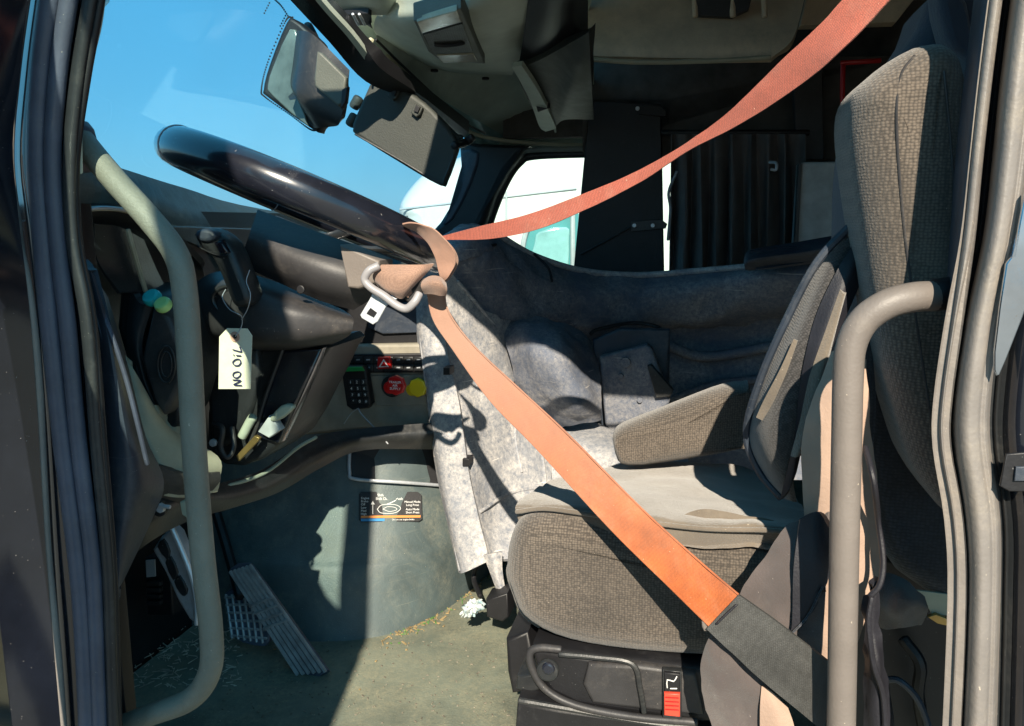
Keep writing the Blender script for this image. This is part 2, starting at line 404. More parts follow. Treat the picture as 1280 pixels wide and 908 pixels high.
# ================================================================ SETTING
bm = bmesh.new(); g = 600
vsq = [bm.verts.new((x, y, 0)) for x, y in ((-g, -g), (g, -g), (g, g), (-g, g))]; bm.faces.new(vsq)
obj('ground', bm, M_GRND, kind='structure', label='pale gravel yard the truck stands on')

# shell of the cab
tbox('floor', -.95, 1.6, .62, 2.6, FLZ - .05, FLZ, M_FLOOR, kind='structure', label='worn greenish rubber floor mat of the truck cab')
tbox('firewall', -1.02, -.96, .66, 2.6, FLZ - .05, .02, M_BLK2, kind='structure')
tbox('rear_wall', 1.6, 1.66, .66, 2.6, FLZ, .95, M_DARKW, kind='structure')
tbox('roof', -.42, 1.66, .60, 2.62, .62, .66, M_DARKW, kind='structure')
tbox('upper_side_wall', .62, 1.66, .62, .66, -.9, .62, M_DARKW, kind='structure')
obj('shade_door_header', slab_bm([T(b_, .60, z_) for b_, z_ in ((-.64, .62), (-.64, .50), (-.30, .47), (-.17, .43), (-.10, .36), (-.03, .335), (.30, .33), (.66, .31), (.66, .62))], LAT * .06, .01), M_PAINT, kind='structure')  # unseen header, lower edge shaped to shade the far panel and its bulge
# far side wall with the window opening
bw = bmesh.new()
def wallrect(b0, b1, z0, z1, s0=2.56, s1=2.60): box_bm(T((b0 + b1) / 2, (s0 + s1) / 2, (z0 + z1) / 2), CABAX, (b1 - b0, s1 - s0, z1 - z0), bw, .001)
wallrect(-1.0, 1.65, FLZ, -.21); wallrect(-.05, 1.65, -.208, .26); wallrect(-.62, 1.65, .262, .62)
obj('far_side_wall', bw, M_DARKW, kind='structure')
# footwell side panel under the A-pillar
tbox('footwell_side_panel', -.98, -.66, .76, .78, FLZ, .02, M_BLK2, kind='structure')

# ---- windscreen
ws = thing('windscreen', 'tinted windscreen glass with clear blue sky behind it', 'windscreen', T(-.8, 1.6, 0))
A0, A1 = T(-.70, .70, .0), T(-.80, 2.56, -.06)
B0, B1 = T(-.56, .70, .42), T(-.62, 2.56, .27)
mid0, mid1 = T(-.86, 1.6, -.02), T(-.70, 1.6, .36)
G_WS = glass('windscreen_glass', (.80, .93, .98), haze=.06)
obj('glass_pane', surf_bm([[B0, mid1, B1], [A0, mid0, A1]], 8, .006), G_WS, ws)
fd = bmesh.new()
q = spline([P(x, y, 1.37) for x, y in ((366, 22), (357, 27), (335, 78), (327, 112), (332, 122), (362, 143), (388, 162), (399, 162))], 13)
for p in q: disc_bm(p, -LAT, .0017, .0010, 8, fd, .0002)
q = spline([P(x, y, 1.37) for x, y in ((344, 0), (352, 8), (360, 20))], 5)
for p in q: disc_bm(p, -LAT, .0017, .0010, 8, fd, .0002)
for x0, y0 in ((333, 4), (353, 20)):
    for k in range(5): disc_bm(P(x0 + 4 - k * 1.6, y0 + k * 3.2, 1.40), -LAT, .0016, .001, 8, fd, .0002)
o = obj('dot_pattern', fd, M_BLK2, ws); o['kind'] = 'stuff'

# ---- roof lining, header, overhead console
hl = thing('headliner', 'grey roof lining panel above the windscreen with cream piping along its edge', 'headliner', PZ(560, 60, .45))
surf('lining_panel', [[PZ(350, -70, .56), PZ(470, -60, .52), PZ(640, -60, .55), PZ(800, -60, .60)],
                      [PZ(398, 0, .47), PZ(500, 0, .47), PZ(640, 0, .52), PZ(740, 0, .52)],
                      [PZ(436, 44, .40), PZ(520, 50, .43), PZ(640, 60, .46), PZ(740, 60, .45)],
                      [PZ(478, 88, .33), PZ(560, 110, .36), PZ(650, 125, .37), PZ(745, 125, .36)],
                      [PZ(574, 166, .25), PZ(610, 174, .27), PZ(670, 178, .26), PZ(760, 181, .25)],
                      [PZ(584, 184, .235), PZ(620, 184, .235), PZ(680, 187, .23), PZ(770, 188, .23)]], M_HEAD, hl, th=.012, n=6)
tube('piping', [PZ(463, 50, .39), PZ(500, 85, .35), PZ(548, 132, .295), PZ(572, 155, .27), PZ(600, 170, .25), PZ(660, 179, .238), PZ(740, 182, .235)], .0055, M_TRIM, hl, seg=8)
tube('piping', [PZ(470, 50, .385), PZ(506, 85, .345), PZ(556, 132, .29), PZ(580, 153, .265), PZ(606, 167, .246)], .003, M_BLK2, hl, seg=8)
for x, y in ((455, 53), (543, 87), (607, 97)):
    disc('screw_cap', PZ(x, y, .385), -UP, .010, .006, M_BLK2, hl, seg=12)
hd = thing('windscreen_header', 'black header rail along the top edge of the windscreen', 'header rail', PZ(420, 60, .36))
surf('rail', [[PZ(290, -80, .44), PZ(357, -6, .385), PZ(411, 52, .34), PZ(457, 102, .285), PZ(515, 128, .262), PZ(580, 172, .23)],
              [PZ(330, -80, .45), PZ(402, -6, .395), PZ(447, 42, .355), PZ(474, 84, .30), PZ(524, 118, .272), PZ(586, 166, .235)]], M_BLK2, hd, th=.03, n=5)
surf('metal_strip', [[PZ(350, -60, .44), PZ(397, 4, .383), PZ(434, 46, .345), PZ(461, 82, .305)],
                     [PZ(356, -60, .44), PZ(403, 2, .384), PZ(440, 43, .347), PZ(469, 80, .308)]], M_HEAD, hd, th=.01, n=4)

oc = thing('overhead_console', 'grey moulded overhead console with a reading lamp set in it', 'console', PZ(570, 40, .42))
surf('console_body', [[PZ(485, -40, .47), PZ(560, -40, .42), PZ(640, -40, .40), PZ(760, -40, .44)],
                      [PZ(487, 2, .42), PZ(550, 5, .375), PZ(630, 5, .36), PZ(706, 8, .40)],
                      [PZ(470, 22, .405), PZ(530, 35, .36), PZ(600, 45, .345), PZ(680, 45, .385)],
                      [PZ(468, 40, .395), PZ(520, 70, .365), PZ(570, 85, .345), PZ(645, 85, .36)],
                      [PZ(480, 48, .40), PZ(530, 80, .39), PZ(575, 92, .38), PZ(640, 94, .38)]], M_HEAD, oc, th=.03, n=7)
surf('front_flap', [[PZ(398, -4, .43), PZ(430, -4, .425), PZ(478, -4, .41), PZ(497, -4, .415)],
                    [PZ(412, 12, .42), PZ(440, 14, .41), PZ(480, 14, .40), PZ(493, 8, .41)],
                    [PZ(425, 17, .415), PZ(450, 19, .405), PZ(480, 19, .40), PZ(488, 15, .41)]], M_HEAD, oc, th=.01, n=4)
surf('side_pocket', [[PZ(660, 0, .37), PZ(700, 0, .36), PZ(735, -5, .38)],
                     [PZ(655, 40, .355), PZ(690, 42, .345), PZ(735, 40, .36)],
                     [PZ(648, 85, .335), PZ(685, 85, .33), PZ(735, 84, .34)]], M_BLK2, oc, th=.02, n=5)
surf('handle_pod', [[PZ(643, 88, .325), PZ(675, 75, .325), PZ(720, 50, .33), PZ(736, 40, .33)],
                    [PZ(655, 115, .30), PZ(685, 110, .30), PZ(718, 85, .30), PZ(738, 78, .30)],
                    [PZ(670, 145, .275), PZ(692, 140, .275), PZ(712, 120, .275), PZ(740, 112, .275)],
                    [PZ(680, 163, .26), PZ(692, 160, .26), PZ(706, 150, .26), PZ(742, 150, .26)]], M_VIS, oc, th=.02, n=5)
o = oc
surf('pod_edge', [[PZ(640, 84, .322), PZ(652, 82, .32)], [PZ(662, 125, .287), PZ(676, 120, .285)], [PZ(674, 158, .262), PZ(694, 158, .258)], [PZ(682, 165, .257), PZ(692, 162, .256)]], M_HEAD, oc, th=.01, n=5)
slab('pocket_recess', [(668, 125), (680, 112), (690, 110), (686, 135), (672, 140)], 2.0, .01, M_BLK2, oc, r=.002)
slab('pocket_latch', [(679, 118), (688, 109), (691, 118), (683, 130)], 1.99, .012, M_HEAD, oc, r=.003)
# lamp with sub-parts
def on_console(px, py, z0=.352): return PZ(px, py, z0)
LMP = [(517, 27), (576, 11), (606, 80), (550, 76), (535, 65)]
lam = obj('reading_lamp', slab_bm([PZ(x, y, .328) for x, y in LMP], UP * .03, .003), M_HEADD, oc)
def lq(name, pts, m, z=.3255, th=.01):
    return obj(name, slab_bm([PZ(x, y, z) for x, y in pts], UP * th, .002), m, lam)
lq('lamp_lens', [(521, 28), (571, 14), (577, 28), (527, 42)], M_LENS)
lq('lamp_grille', [(528, 44), (578, 30), (591, 65), (545, 68), (538, 62)], M_GRIL)
lq('lamp_lens', [(546, 70), (592, 68), (597, 78), (553, 79)], M_LENS)
obj('lamp_switch', tube_bm([PZ(544, 56, .324), PZ(555, 57, .323), PZ(570, 56, .323), PZ(579, 54, .324)], +.004, 10, 3), M_BLK2, lam)
obj('microphone_grille', slab_bm([PZ(x, y, .372) for x, y in ((504, 49), (515, 48), (523, 58), (520, 62), (511, 60))], UP * .01, .002), M_GRIL, oc)
surf('flap_hinge', [[PZ(421, 20, .40), PZ(460, 17, .395), PZ(465, 28, .39)], [PZ(425, 32, .395), PZ(450, 32, .39), PZ(462, 31, .385)]], M_BLK2, oc, th=.01, n=3)
for x in (441, 449):
    tube('hinge_pin', [PZ(x, 18, .392), PZ(x + 7, 31, .382)], .0028, M_STEEL, oc, seg=8, n=2)

# ---- sun visor
sv = thing('sun_visor', 'folded down dark grey sun visor hanging under the header rail', 'sun visor', P(520, 200, 1.68))
VS = [(468, 92), (474, 90), (482, 97), (530, 128), (560, 160), (572, 180), (569, 196), (558, 226), (549, 232), (500, 204), (446, 170), (440, 160), (443, 147)]
slab('visor_board', VS, 1.68, .022, M_VIS, sv, r=.008, smooth=3)
for x, y in ((491, 112), (520, 133)):
    slab('visor_clip', [(x - 7, y + 8), (x - 2, y - 4), (x + 8, y + 2), (x + 5, y + 10), (x, y + 14)], 1.668, .012, M_VIS, sv, r=.003)
    slab('clip_tab', [(x - 3, y + 6), (x, y - 2), (x + 5, y + 1), (x + 2, y + 8)], 1.663, .012, M_BLK2, sv, r=.001)
tube('visor_rod', [(466, 88, 1.68), (500, 108, 1.70), (540, 142, 1.71), (566, 168, 1.72), (576, 174, 1.73)], .008, M_VIS, sv, seg=10)
tube('visor_pivot', [(568, 182, 1.68), (582, 178, 1.72), (590, 172, 1.72)], .009, M_BLK2, sv, seg=10)
for x, y in ((446, 130), (441, 152)):
    tube('visor_stop', [(x - 3, y + 3, 1.70), (x + 2, y - 6, 1.70)], .012, M_VIS, sv, seg=10, n=3)
tube('visor_seam', [(444, 168, 1.679), (500, 200, 1.678), (548, 228, 1.678), (556, 222, 1.678), (567, 194, 1.678)], .0022, M_BLK, sv, seg=6)

# ---- camera housing / mirror on the windscreen
mirface = mat('smoky_mirror_face', (.16, .19, .17), .18, var=.5, vscale=14, bump=0, metal=.3)
mi = thing('interior_mirror', 'boxy black mirror housing fixed to the top of the windscreen', 'mirror', P(385, 150, 1.3))
slab('mirror_rim', [(357, 28), (368, 24), (392, 45), (403, 62), (418, 128), (398, 160), (390, 162), (334, 122), (328, 112), (336, 80)], 1.36, .035, M_BLK2, mi, r=.006, smooth=3)
slab('mirror_face', [(362, 36), (373, 50), (366, 100), (372, 120), (385, 158), (340, 120), (334, 106), (342, 80)], 1.355, .012, mirface, mi, r=.003, smooth=2)
surf('mirror_housing', [[(371, 38, 1.345), (392, 44, 1.31), (437, 88, 1.30)],
                        [(366, 80, 1.345), (380, 88, 1.29), (433, 110, 1.28)],
                        [(363, 104, 1.345), (372, 114, 1.29), (428, 140, 1.28)],
                        [(368, 118, 1.35), (382, 136, 1.30), (424, 155, 1.29)],
                        [(392, 160, 1.36), (400, 160, 1.33), (420, 158, 1.32)]], M_BLK, mi, th=.012, n=4)
slab('housing_cover', [(396, 64), (402, 66), (433, 97), (428, 130), (422, 133), (393, 108), (392, 98)], 1.268, .012, M_COV, mi, r=.004, smooth=0)
slab('cover_latch', [(427, 112), (434, 108), (432, 128), (426, 136)], 1.262, .012, M_BLK2, mi, r=.002)
tube('mirror_arm', [(420, 84, 1.40), (400, 62, 1.42), (385, 34, 1.45)], .010, M_BLK2, mi, seg=10)

# ---- far A-pillar and passenger window
fp = thing('far_window_frame', 'dark pillar and rubber frame round the passenger side window', 'window frame', P(610, 285, 2.5))
slab('pillar_trim', [(573, 178), (660, 182), (650, 196), (634, 215), (618, 245), (606, 280), (590, 300), (530, 300), (549, 278), (566, 250), (575, 210)], 2.44, .09, M_BLK2, fp, r=.02)
tube('window_seal', [(606, 300, 2.5), (618, 262, 2.5), (634, 225, 2.5), (650, 203, 2.5), (668, 195, 2.5), (740, 192, 2.5), (860, 190, 2.5)], .013, M_BLK, fp, seg=10)
tube('window_seal', [(600, 296, 2.46), (610, 258, 2.46), (626, 222, 2.46), (644, 196, 2.46), (664, 188, 2.46), (740, 186, 2.46), (860, 184, 2.46)], .008, M_HEADD, fp, seg=10)
slab('pillar_sheen', [(575, 188), (600, 190), (590, 230), (566, 276), (552, 280), (570, 245), (577, 215)], 2.435, .03, M_NAVY, fp, r=.012, smooth=2)
G_SIDE = glass('side_glass', (.86, .95, .93))
obj('glass_pane', slab_bm(pix([(600, 300), (625, 235), (660, 190), (860, 185), (860, 360), (600, 360)], 2.57), LAT * .005, .001), G_SIDE, fp)

# ---- sleeper zone
lk = thing('tall_black_locker', 'tall black locker board standing in front of the passenger window', 'locker', P(780, 345, 2.35))
slab('locker_door', [(737, 126), (826, 130), (830, 345), (716, 345), (727, 230)], 2.34, .03, M_BLK2, lk, r=.004)
slab('locker_hinge', [(789, 277), (826, 274), (834, 280), (832, 286), (789, 290)], 2.33, .012, M_BLK, lk, r=.002)
for x in (793, 816): bolt('bolt', x, 282, 2.328, .006, M_STEEL, lk)
slab('locker_bracket', [(798, 133), (826, 132), (834, 140), (832, 146), (798, 143)], 2.33, .012, M_BLK2, lk, r=.002)
bolt('bolt', 797, 136, 2.328, .006, M_STEEL, lk)
tube('locker_edge', [(790, 283, 2.335), (760, 300, 2.335), (726, 318, 2.335)], .003, M_BLK2, lk, seg=6)
slab('far_sleeper_wall', [(728, 70), (1120, 70), (1120, 200), (826, 196), (826, 126), (740, 124), (728, 190)], 2.40, .03, M_DARKW, None, r=.003, kind='structure')
oc2 = thing('upper_locker', 'brown roof locker above the sleeper at the top of the cab', 'locker', P(860, 78, 2.0))
surf('locker_face', [[(718, -30, 2.1), (860, -30, 2.1), (1010, -30, 2.1)], [(722, 10, 2.05), (860, 12, 2.05), (1003, 10, 2.05)],
                     [(728, 50, 2.0), (860, 52, 2.0), (990, 50, 2.0)], [(733, 70, 1.99), (860, 73, 1.99), (965, 72, 1.99)]], M_CAB, oc2, th=.03, n=5)
tube('locker_lip', [(735, 74, 1.985), (800, 78, 1.985), (900, 76, 1.985), (962, 72, 1.985)], .006, M_TRIM, oc2, seg=8)
slab('locker_recess', [(868, -4), (940, -4), (936, 12), (915, 22), (870, 20)], 2.01, .02, M_BROWN, oc2, r=.004)
for x in (868, 915, 955):
    tube('locker_rib', [(x, -10, 2.02), (x + 1, 20, 2.01)], .007, M_CAB, oc2, seg=8, n=3)
slab('rear_locker_shelf', [(1010, -10), (1150, -10), (1120, 28), (1000, 32)], 2.2, .05, M_CAB, None, label='brown shelf edge above the sleeper behind the belt', cat='shelf')
cu = thing('sleeper_curtain', 'black pleated curtain hanging at the sleeper beside the locker', 'curtain', P(910, 345, 2.3))
rows = []
for y, amp in ((168, .012), (200, .02), (260, .03), (310, .03), (352, .03)):
    row = []
    for i in range(27):
        x = 838 + i * 6.4
        row.append(P(x + 2 * math.sin(i * 1.7 + y * .01), y, 2.28 + amp * math.sin(i * 1.9 + .4 * math.sin(y * .02)) + .008 * math.sin(i * 3.1)))
    rows.append(row)
surf('curtain_cloth', rows, M_CURT, cu, th=.003, n=3)
tube('curtain_rail', [(828, 166, 2.3), (1010, 166, 2.3)], .008, M_BLK2, cu, seg=8, n=2)
tube('tie_cord', [(846, 215, 2.24), (836, 240, 2.23), (838, 262, 2.23), (835, 300, 2.25)], .004, M_GREYP, cu, seg=6)
sl = thing('silver_locker', 'small silver grey box unit beside the curtain behind the seat', 'box', P(1020, 300, 2.2))
slab('box_body', [(1002, 203), (1042, 202), (1060, 205), (1060, 330), (994, 330)], 2.15, .12, M_SILV, sl, r=.006)
slab('box_edge', [(998, 206), (1002, 203), (997, 330), (992, 330)], 2.14, .03, M_BLK, sl, r=.001)
rf = thing('red_rail_rack', 'thin red metal frame in the dark sleeper behind the seat', 'frame', P(1060, 170, 2.2))
tube('frame_rail', [(1055, 170, 2.2), (1053, 120, 2.2), (1054, 82, 2.2)], .006, M_RED, rf, seg=8, n=2)
tube('frame_rail', [(1052, 79, 2.2), (1100, 76, 2.2)], .006, M_RED, rf, seg=8, n=2)
hk = tube('wall_hook', [(962, 203, 2.2), (970, 204, 2.19), (970, 212, 2.19), (964, 212, 2.19)], .004, M_ALU, None, seg=8, label='small metal hook on the wall above the curtain', cat='hook')
slab('sleeper_pillar', [(990, 60), (1028, 60), (1030, 200), (996, 200)], 2.3, .05, M_BROWN, None, label='dark upright post between curtain and red frame', cat='post')
slab('bunk_back', [(1040, 150), (1110, 150), (1110, 340), (1030, 340)], 2.42, .04, M_DARKW, None, kind='structure')

# ================================================================ OUTSIDE VEHICLE seen through the glass
wt = thing('white_truck', 'white truck with a teal tinted window parked on the passenger side', 'truck', Vector((.4, 7.4, 0)))
def OV(px, py, d): 
    q = ray(px, py); return CAM + q * (d / q.y)
def outl(pts, d): return [OV(x, y, d) for x, y in pts]
obj('truck_body', slab_bm(outl([(494, 300), (492, 265), (498, 245), (520, 218), (548, 202), (580, 190), (620, 178), (900, 150), (980, 150), (980, 560), (480, 560), (480, 420)], 6.0), Vector((.1, 1.6, 0)), .25, 4, 5), M_WHT, wt)
obj('side_window', slab_bm(outl([(664, 278), (672, 270), (720, 262), (724, 268), (720, 345), (650, 345), (655, 300)], 5.95), Vector((0, .08, 0)), .02), M_TGL, wt)
obj('window_reflection', slab_bm(outl([(674, 290), (708, 284), (712, 300), (706, 345), (662, 345), (668, 305)], 5.93), Vector((0, .03, 0)), .1, 3), mat('pale_teal_reflection_glass', (.24, .44, .45), .08, var=.3, vscale=3, bump=0, coat=1), wt)  # lighter panel painted in as the blurry reflection on the window
obj('window_divider', tube_bm([OV(*p, 5.92) for p in ((716, 262), (716, 345))], .018, 8, 2), M_GREYP, wt)
obj('window_rubber', tube_bm([OV(*p, 5.94) for p in ((650, 340), (655, 300), (663, 279), (672, 269), (720, 261))], .02, 8, 4), M_GREYP, wt)
for a in (((633, 240), (633, 345)), ((500, 262), (720, 236))):
    obj('body_seam', tube_bm([OV(*a[0], 5.99), OV(*a[1], 5.99)], .008, 6, 2), M_GREYP, wt)
for x in (560, 850):
    c = OV(x, 560, 5.9); c.z = .5
    obj('wheel', disc_bm(c, Vector((0, -1, 0)), .5, .25, 32, None, .05), M_RUB, wt)

# ================================================================ DOOR FRAME (near side)
jl = thing('front_door_jamb', 'black painted front door jamb with ribbed rubber weatherstrips', 'door jamb', P(100, 908, .7))
Y_ = [-380, -160, 0, 100, 200, 300, 400, 550, 700, 800, 960]
def prof(tbl):
    """tbl: list of columns, each a list of (x) per Y_ row, and s"""
    return [[P(c[0][i], Y_[i], c[1]) for c in tbl] for i in range(len(Y_))]
xe = [110, 64, 38, 25, 18, 30, 42, 52, 60, 66, 78]      # outer edge
x1 = [122, 76, 50, 38, 32, 42, 52, 64, 74, 82, 92]
x2 = [134, 88, 62, 50, 46, 53, 62, 78, 97, 105, 112]
x3 = [146, 100, 74, 61, 56, 62, 72, 88, 106, 112, 120]
x4 = [158, 112, 86, 72, 66, 72, 84, 98, 116, 121, 127]
x5 = [170, 124, 98, 84, 77, 82, 98, 112, 127, 131, 137]
x6 = [184, 138, 112, 96, 87, 90, 108, 120, 134, 138, 143]
x7 = [198, 152, 126, 108, 95, 98, 116, 129, 141, 145, 150]
x8 = [201, 155, 129, 112, 99, 102, 120, 132, 143, 147, 152]
surf('jamb_skin', prof([(xe, .70), (x1, .69), (x3, .70), (x5, .70), (x7, .71), (x8, .80)]), M_PAINT, jl, th=.006, n=4)
def strip(nm, xs, s, rad, m, par=jl, fl=1.0): 
    return tube(nm, [P(xs[i], Y_[i], s) for i in range(len(Y_))], rad, m, par, seg=14, n=5, flat=fl, flatdir=LAT)
strip('weatherstrip', x2, .688, .0105, M_RUB, fl=.8)
strip('weatherstrip', x4, .690, .0085, M_RUB, fl=.9)
strip('seal_lip', x6, .694, .007, M_BLK, fl=.7)
strip('seal_lip', x7, .70, .004, M_BLK2)
strip('edge_bead', [x - 3 for x in xe], .692, .0022, M_RUBG)
tube('trim_edge', [P(x, y, .705) for x, y in ((128, -20), (122, 30), (108, 90), (98, 160), (98, 215))], .004, M_HEAD, jl, seg=8)
# open door, hinged at the left edge of the view, swung out towards the viewer
dr = thing('open_door', 'black driver door standing open at the left edge', 'door', P(-20, 908, .6))
DH = P(8, 454, .66); DH.z = 0
DH = Vector((-.462, .70, 0)); DD = Vector((.125, -1, 0)).normalized(); DN = Vector((-DD.y, DD.x, 0)) * -1      # DN points away from the opening
def door_pt(t, z): return Vector((DH.x, DH.y, 0)) + DD * t + UP * (CAMZ + z)
def dslab(name, pts, m, th=.05, r=.01, off=0): return obj(name, slab_bm([door_pt(t, z) - DN * 0 + DN * off for t, z in pts], DN * th, r), m, dr)
dslab('door_skin', [(.03, -.95), (1.0, -.95), (1.02, .30), (.80, .24), (.50, .10), (.25, .02), (.03, 0)], M_PAINT)  # beltline raised towards the rear, shaped to throw shade into the footwell
dslab('window_post', [(.03, .003), (.09, .003), (.22, .66), (.16, .66)], M_PAINT)
dslab('window_post', [(.95, .285), (1.02, .303), (1.00, .657), (.94, .657)], M_PAINT)
dslab('window_header', [(.12, .66), (1.0, .66), (1.0, .74), (.13, .74)], M_PAINT)
dslab('door_glass', [(.09, .004), (.25, .024), (.50, .104), (.80, .244), (.95, .284), (.94, .656), (.21, .656)], G_SIDE, .005, .001, .02)
tube('door_seal', [P(x, y, .68) for x, y in ((-40, 190), (-12, 225), (3, 255), (24, 310), (38, 380), (48, 480), (54, 600), (60, 700), (72, 820), (80, 930))], .0045, M_RUBG, dr, seg=10)
surf('door_edge', [[P(-60, y, .60), P(-30 + k, y, .63), P(a + k, y, .675)] for y, a, k in ((-80, 60, 0), (0, 36, 0), (100, 24, 0), (180, 16, 0), (260, 22, 0), (380, 36, 0), (520, 47, 0), (700, 58, 0), (940, 78, 0))], M_PAINT, dr, th=.01, n=4)

jr = thing('rear_door_jamb', 'rear door jamb in black paint with two faded grey rubber seals', 'door jamb', P(1220, 908, .7))
Y_R = [-400, -60, 0, 100, 200, 300, 400, 500, 560, 650, 750, 960]
r1 = [1270, 1225, 1217, 1205, 1194, 1187, 1180, 1168, 1167, 1184, 1188, 1180]    # inner edge
r2 = [1307, 1262, 1253, 1240, 1229, 1217, 1197, 1182, 1181, 1195, 1199, 1190]
r3 = [1316, 1271, 1263, 1250, 1240, 1228, 1206, 1191, 1190, 1203, 1207, 1198]
r4 = [1367, 1322, 1312, 1299, 1287, 1272, 1252, 1240, 1240, 1252, 1252, 1246]
r5 = [1373, 1328, 1318, 1305, 1292, 1278, 1258, 1246, 1246, 1257, 1257, 1252]
def colR(xs, s): return [P(xs[i], Y_R[i], s) for i in range(len(Y_R))]
def surfR(nm, cols, m, th=.005): 
    return surf(nm, [[c[i] for c in cols] for i in range(len(Y_R))], m, jr, th=th, n=4)
mid = lambda a, b, t=.5: [x + (y - x) * t for x, y in zip(a, b)]
surfR('inner_trim', [colR(r1, .76), colR(mid(r1, r2, .3), .715), colR(mid(r1, r2, .62), .70)], M_NAVY, .006)
surfR('inner_seal', [colR(mid(r1, r2, .52), .70), colR(mid(r1, r2, .62), .688), colR(mid(r1, r2, .9), .686), colR(r2, .705)], M_RUBG, .008)
surfR('seal_gap', [colR(mid(r2, r3, 0), .71), colR(mid(r2, r3, .5), .715), colR(mid(r2, r3, 1.1), .71)], M_BLK2, .006)
surfR('outer_seal', [colR(r3, .705), colR(mid(r3, r4, .14), .682), colR(mid(r3, r4, .4), .672), colR(mid(r3, r4, .66), .674), colR(mid(r3, r4, .74), .679), colR(mid(r3, r4, .88), .680), colR(r4, .70)], M_RUBG, .01)
surfR('outer_edge', [colR(r4, .702), colR(r5, .69), colR([x + 4 for x in r5], .70)], M_BLK, .006)
jb = thing('truck_side_panel', 'glossy black outer side of the truck beside the rear jamb', 'truck side', P(1280, 908, .7))
surf('side_skin', [[P(r5[i] + 2, Y_R[i], .70), P(r5[i] + 20, Y_R[i], .682), P(r5[i] + 45, Y_R[i], .676), P(r5[i] + 150, Y_R[i], .67), P(r5[i] + 300, Y_R[i], .67)] for i in range(len(Y_R))], M_PAINT, jb, th=.008, n=4)
slab('reflection_strip', [(1258, 330), (1268, 320), (1282, 240), (1300, 240), (1300, 330), (1258, 450), (1246, 470), (1243, 440)], .668, .004, mat('pale_reflection', (.5, .55, .62), .12, metal=1, var=.2, bump=0, dust=.3, dustcol=(.3, .27, .24)), jb, r=.001, smooth=2)  # pale strip standing in for the blue-white reflection on the black paint
slab('decal', [(1258, 568), (1282, 566), (1300, 570), (1300, 615), (1262, 615), (1250, 608)], .667, .003, M_BLK2, jb, r=.001)
slab('decal_stroke', [(1270, 584), (1300, 583), (1300, 602), (1268, 602)], .664, .003, M_NAVY, jb, r=.001)

# ---- grab handles
gh = thing('grab_handle', 'long bent grey grab handle beside the steering column, at the front of the doorway', 'grab handle', P(160, 905, .74), group='grab handles of the doorway')
tube('handle_bar', [(88, 152, .76), (106, 180, .745), (144, 226, .735), (188, 275, .73), (220, 318, .73), (231, 365, .73), (237, 450, .73), (244, 580, .73), (254, 700, .73), (264, 790, .73), (262, 840, .73), (238, 874, .735), (190, 893, .74), (150, 908, .75), (90, 930, .76)], 0.0128, M_HND, gh, seg=20)
slab('mounting_foot', [(78, 160), (96, 150), (108, 175), (100, 215), (86, 205)], .74, .02, M_RUB, gh, r=.006, smooth=2)
for x, y in ((87, 172), (95, 196)): disc('fixing_bolt', P(x, y, .735), -LAT, .0045, .004, M_ALU, gh, seg=6)
gh2 = thing('grab_handle', 'taupe bent grab handle in front of the seat back at the rear of the doorway', 'grab handle', P(1050, 908, .72), group='grab handles of the doorway')
tube('handle_bar', [(1186, 368, .74), (1168, 370, .735), (1140, 372, .725), (1108, 381, .72), (1080, 401, .72), (1064, 432, .72), (1060, 475, .72), (1058, 560, .72), (1055, 700, .72), (1053, 820, .72), (1051, 940, .72)], 0.0126, M_HND2, gh2, seg=20)
tube('end_collar', [(1170, 369, .735), (1190, 366, .742)], .0138, M_BLK2, gh2, seg=16, n=2)

# ================================================================ TUNNEL, FOOTWELL
tn = thing('engine_tunnel', 'grey green plastic engine cover rising from the floor beside the footwell', 'engine cover', PZ(500, 790, FLZ))
base = [(200, 770), (300, 797), (400, 806), (480, 798), (540, 776), (590, 740), (640, 690)]
bp = [PZ(x, y, FLZ - .005) for x, y in base]
def up_row(k, z, out): 
    return [p + UP * z + LAT * out * (1 + .0 * i) for i, p in enumerate(bp)]
cover = surf('cover_skin', [up_row(0, .56, .22), up_row(0, .40, .17), up_row(0, .26, .12), up_row(0, .155, .065), up_row(0, .125, .045), up_row(0, .05, .02), up_row(0, 0, 0)], M_TUN, tn, th=.02, n=5)
def on(px, py, lift=.002): return (px, py, s_on([cover], px, py, lift))
obj('storage_pocket', slab_bm([P(*on(x, y, .012)) for x, y in ((437, 568), (445, 562), (545, 558), (552, 606), (440, 600), (436, 592))], LAT * .02, .004), M_BLK2, tn)
tube('pocket_rim', [on(x, y, .016) for x, y in ((437, 562), (437, 590), (444, 599), (500, 603), (552, 607))], .0035, M_ALU, tn, seg=8)
dk = thing('instruction_decal', 'black shift instruction decal with white lettering on the engine cover', 'decal', P(*on(487, 655)))
cs = [(449, 618), (452, 615), (522, 615), (527, 619), (527, 650), (523, 653), (452, 653), (449, 650)]
c4 = {k: P(*on(*k, .006)) for k in ((449, 615), (527, 615), (449, 653))}
DX = (c4[(527, 615)] - c4[(449, 615)]) / 78; DY = (c4[(449, 653)] - c4[(449, 615)]) / 38
DN_ = DX.cross(DY).normalized()
if DN_.dot(LAT) < 0: DN_ = -DN_
def dp_(px, py, l=0.0): return c4[(449, 615)] + DX * (px - 449) + DY * (py - 615) - DN_ * l
def dslb(name, pts, m, l, th): obj(name, slab_bm([dp_(x, y, l) for x, y in pts], DN_ * th, .0003), m, dk)
dslb('decal_plate', cs, M_BLK2, 0, .004)
def dt(body, px, py, size, m=M_WHITE, al='CENTER'): text('lettering', body, dp_(px, py, .0008), DX, -DY, size, m, dk, .0002, al)
dt('Shift Up - Pull', 484, 619.3, .0075); dt('Shift Down - Push', 486, 624, .0075); dt('Engine\nBrake\nOff\nLow\nMed\nHigh', 451, 633, .0062, al='LEFT')
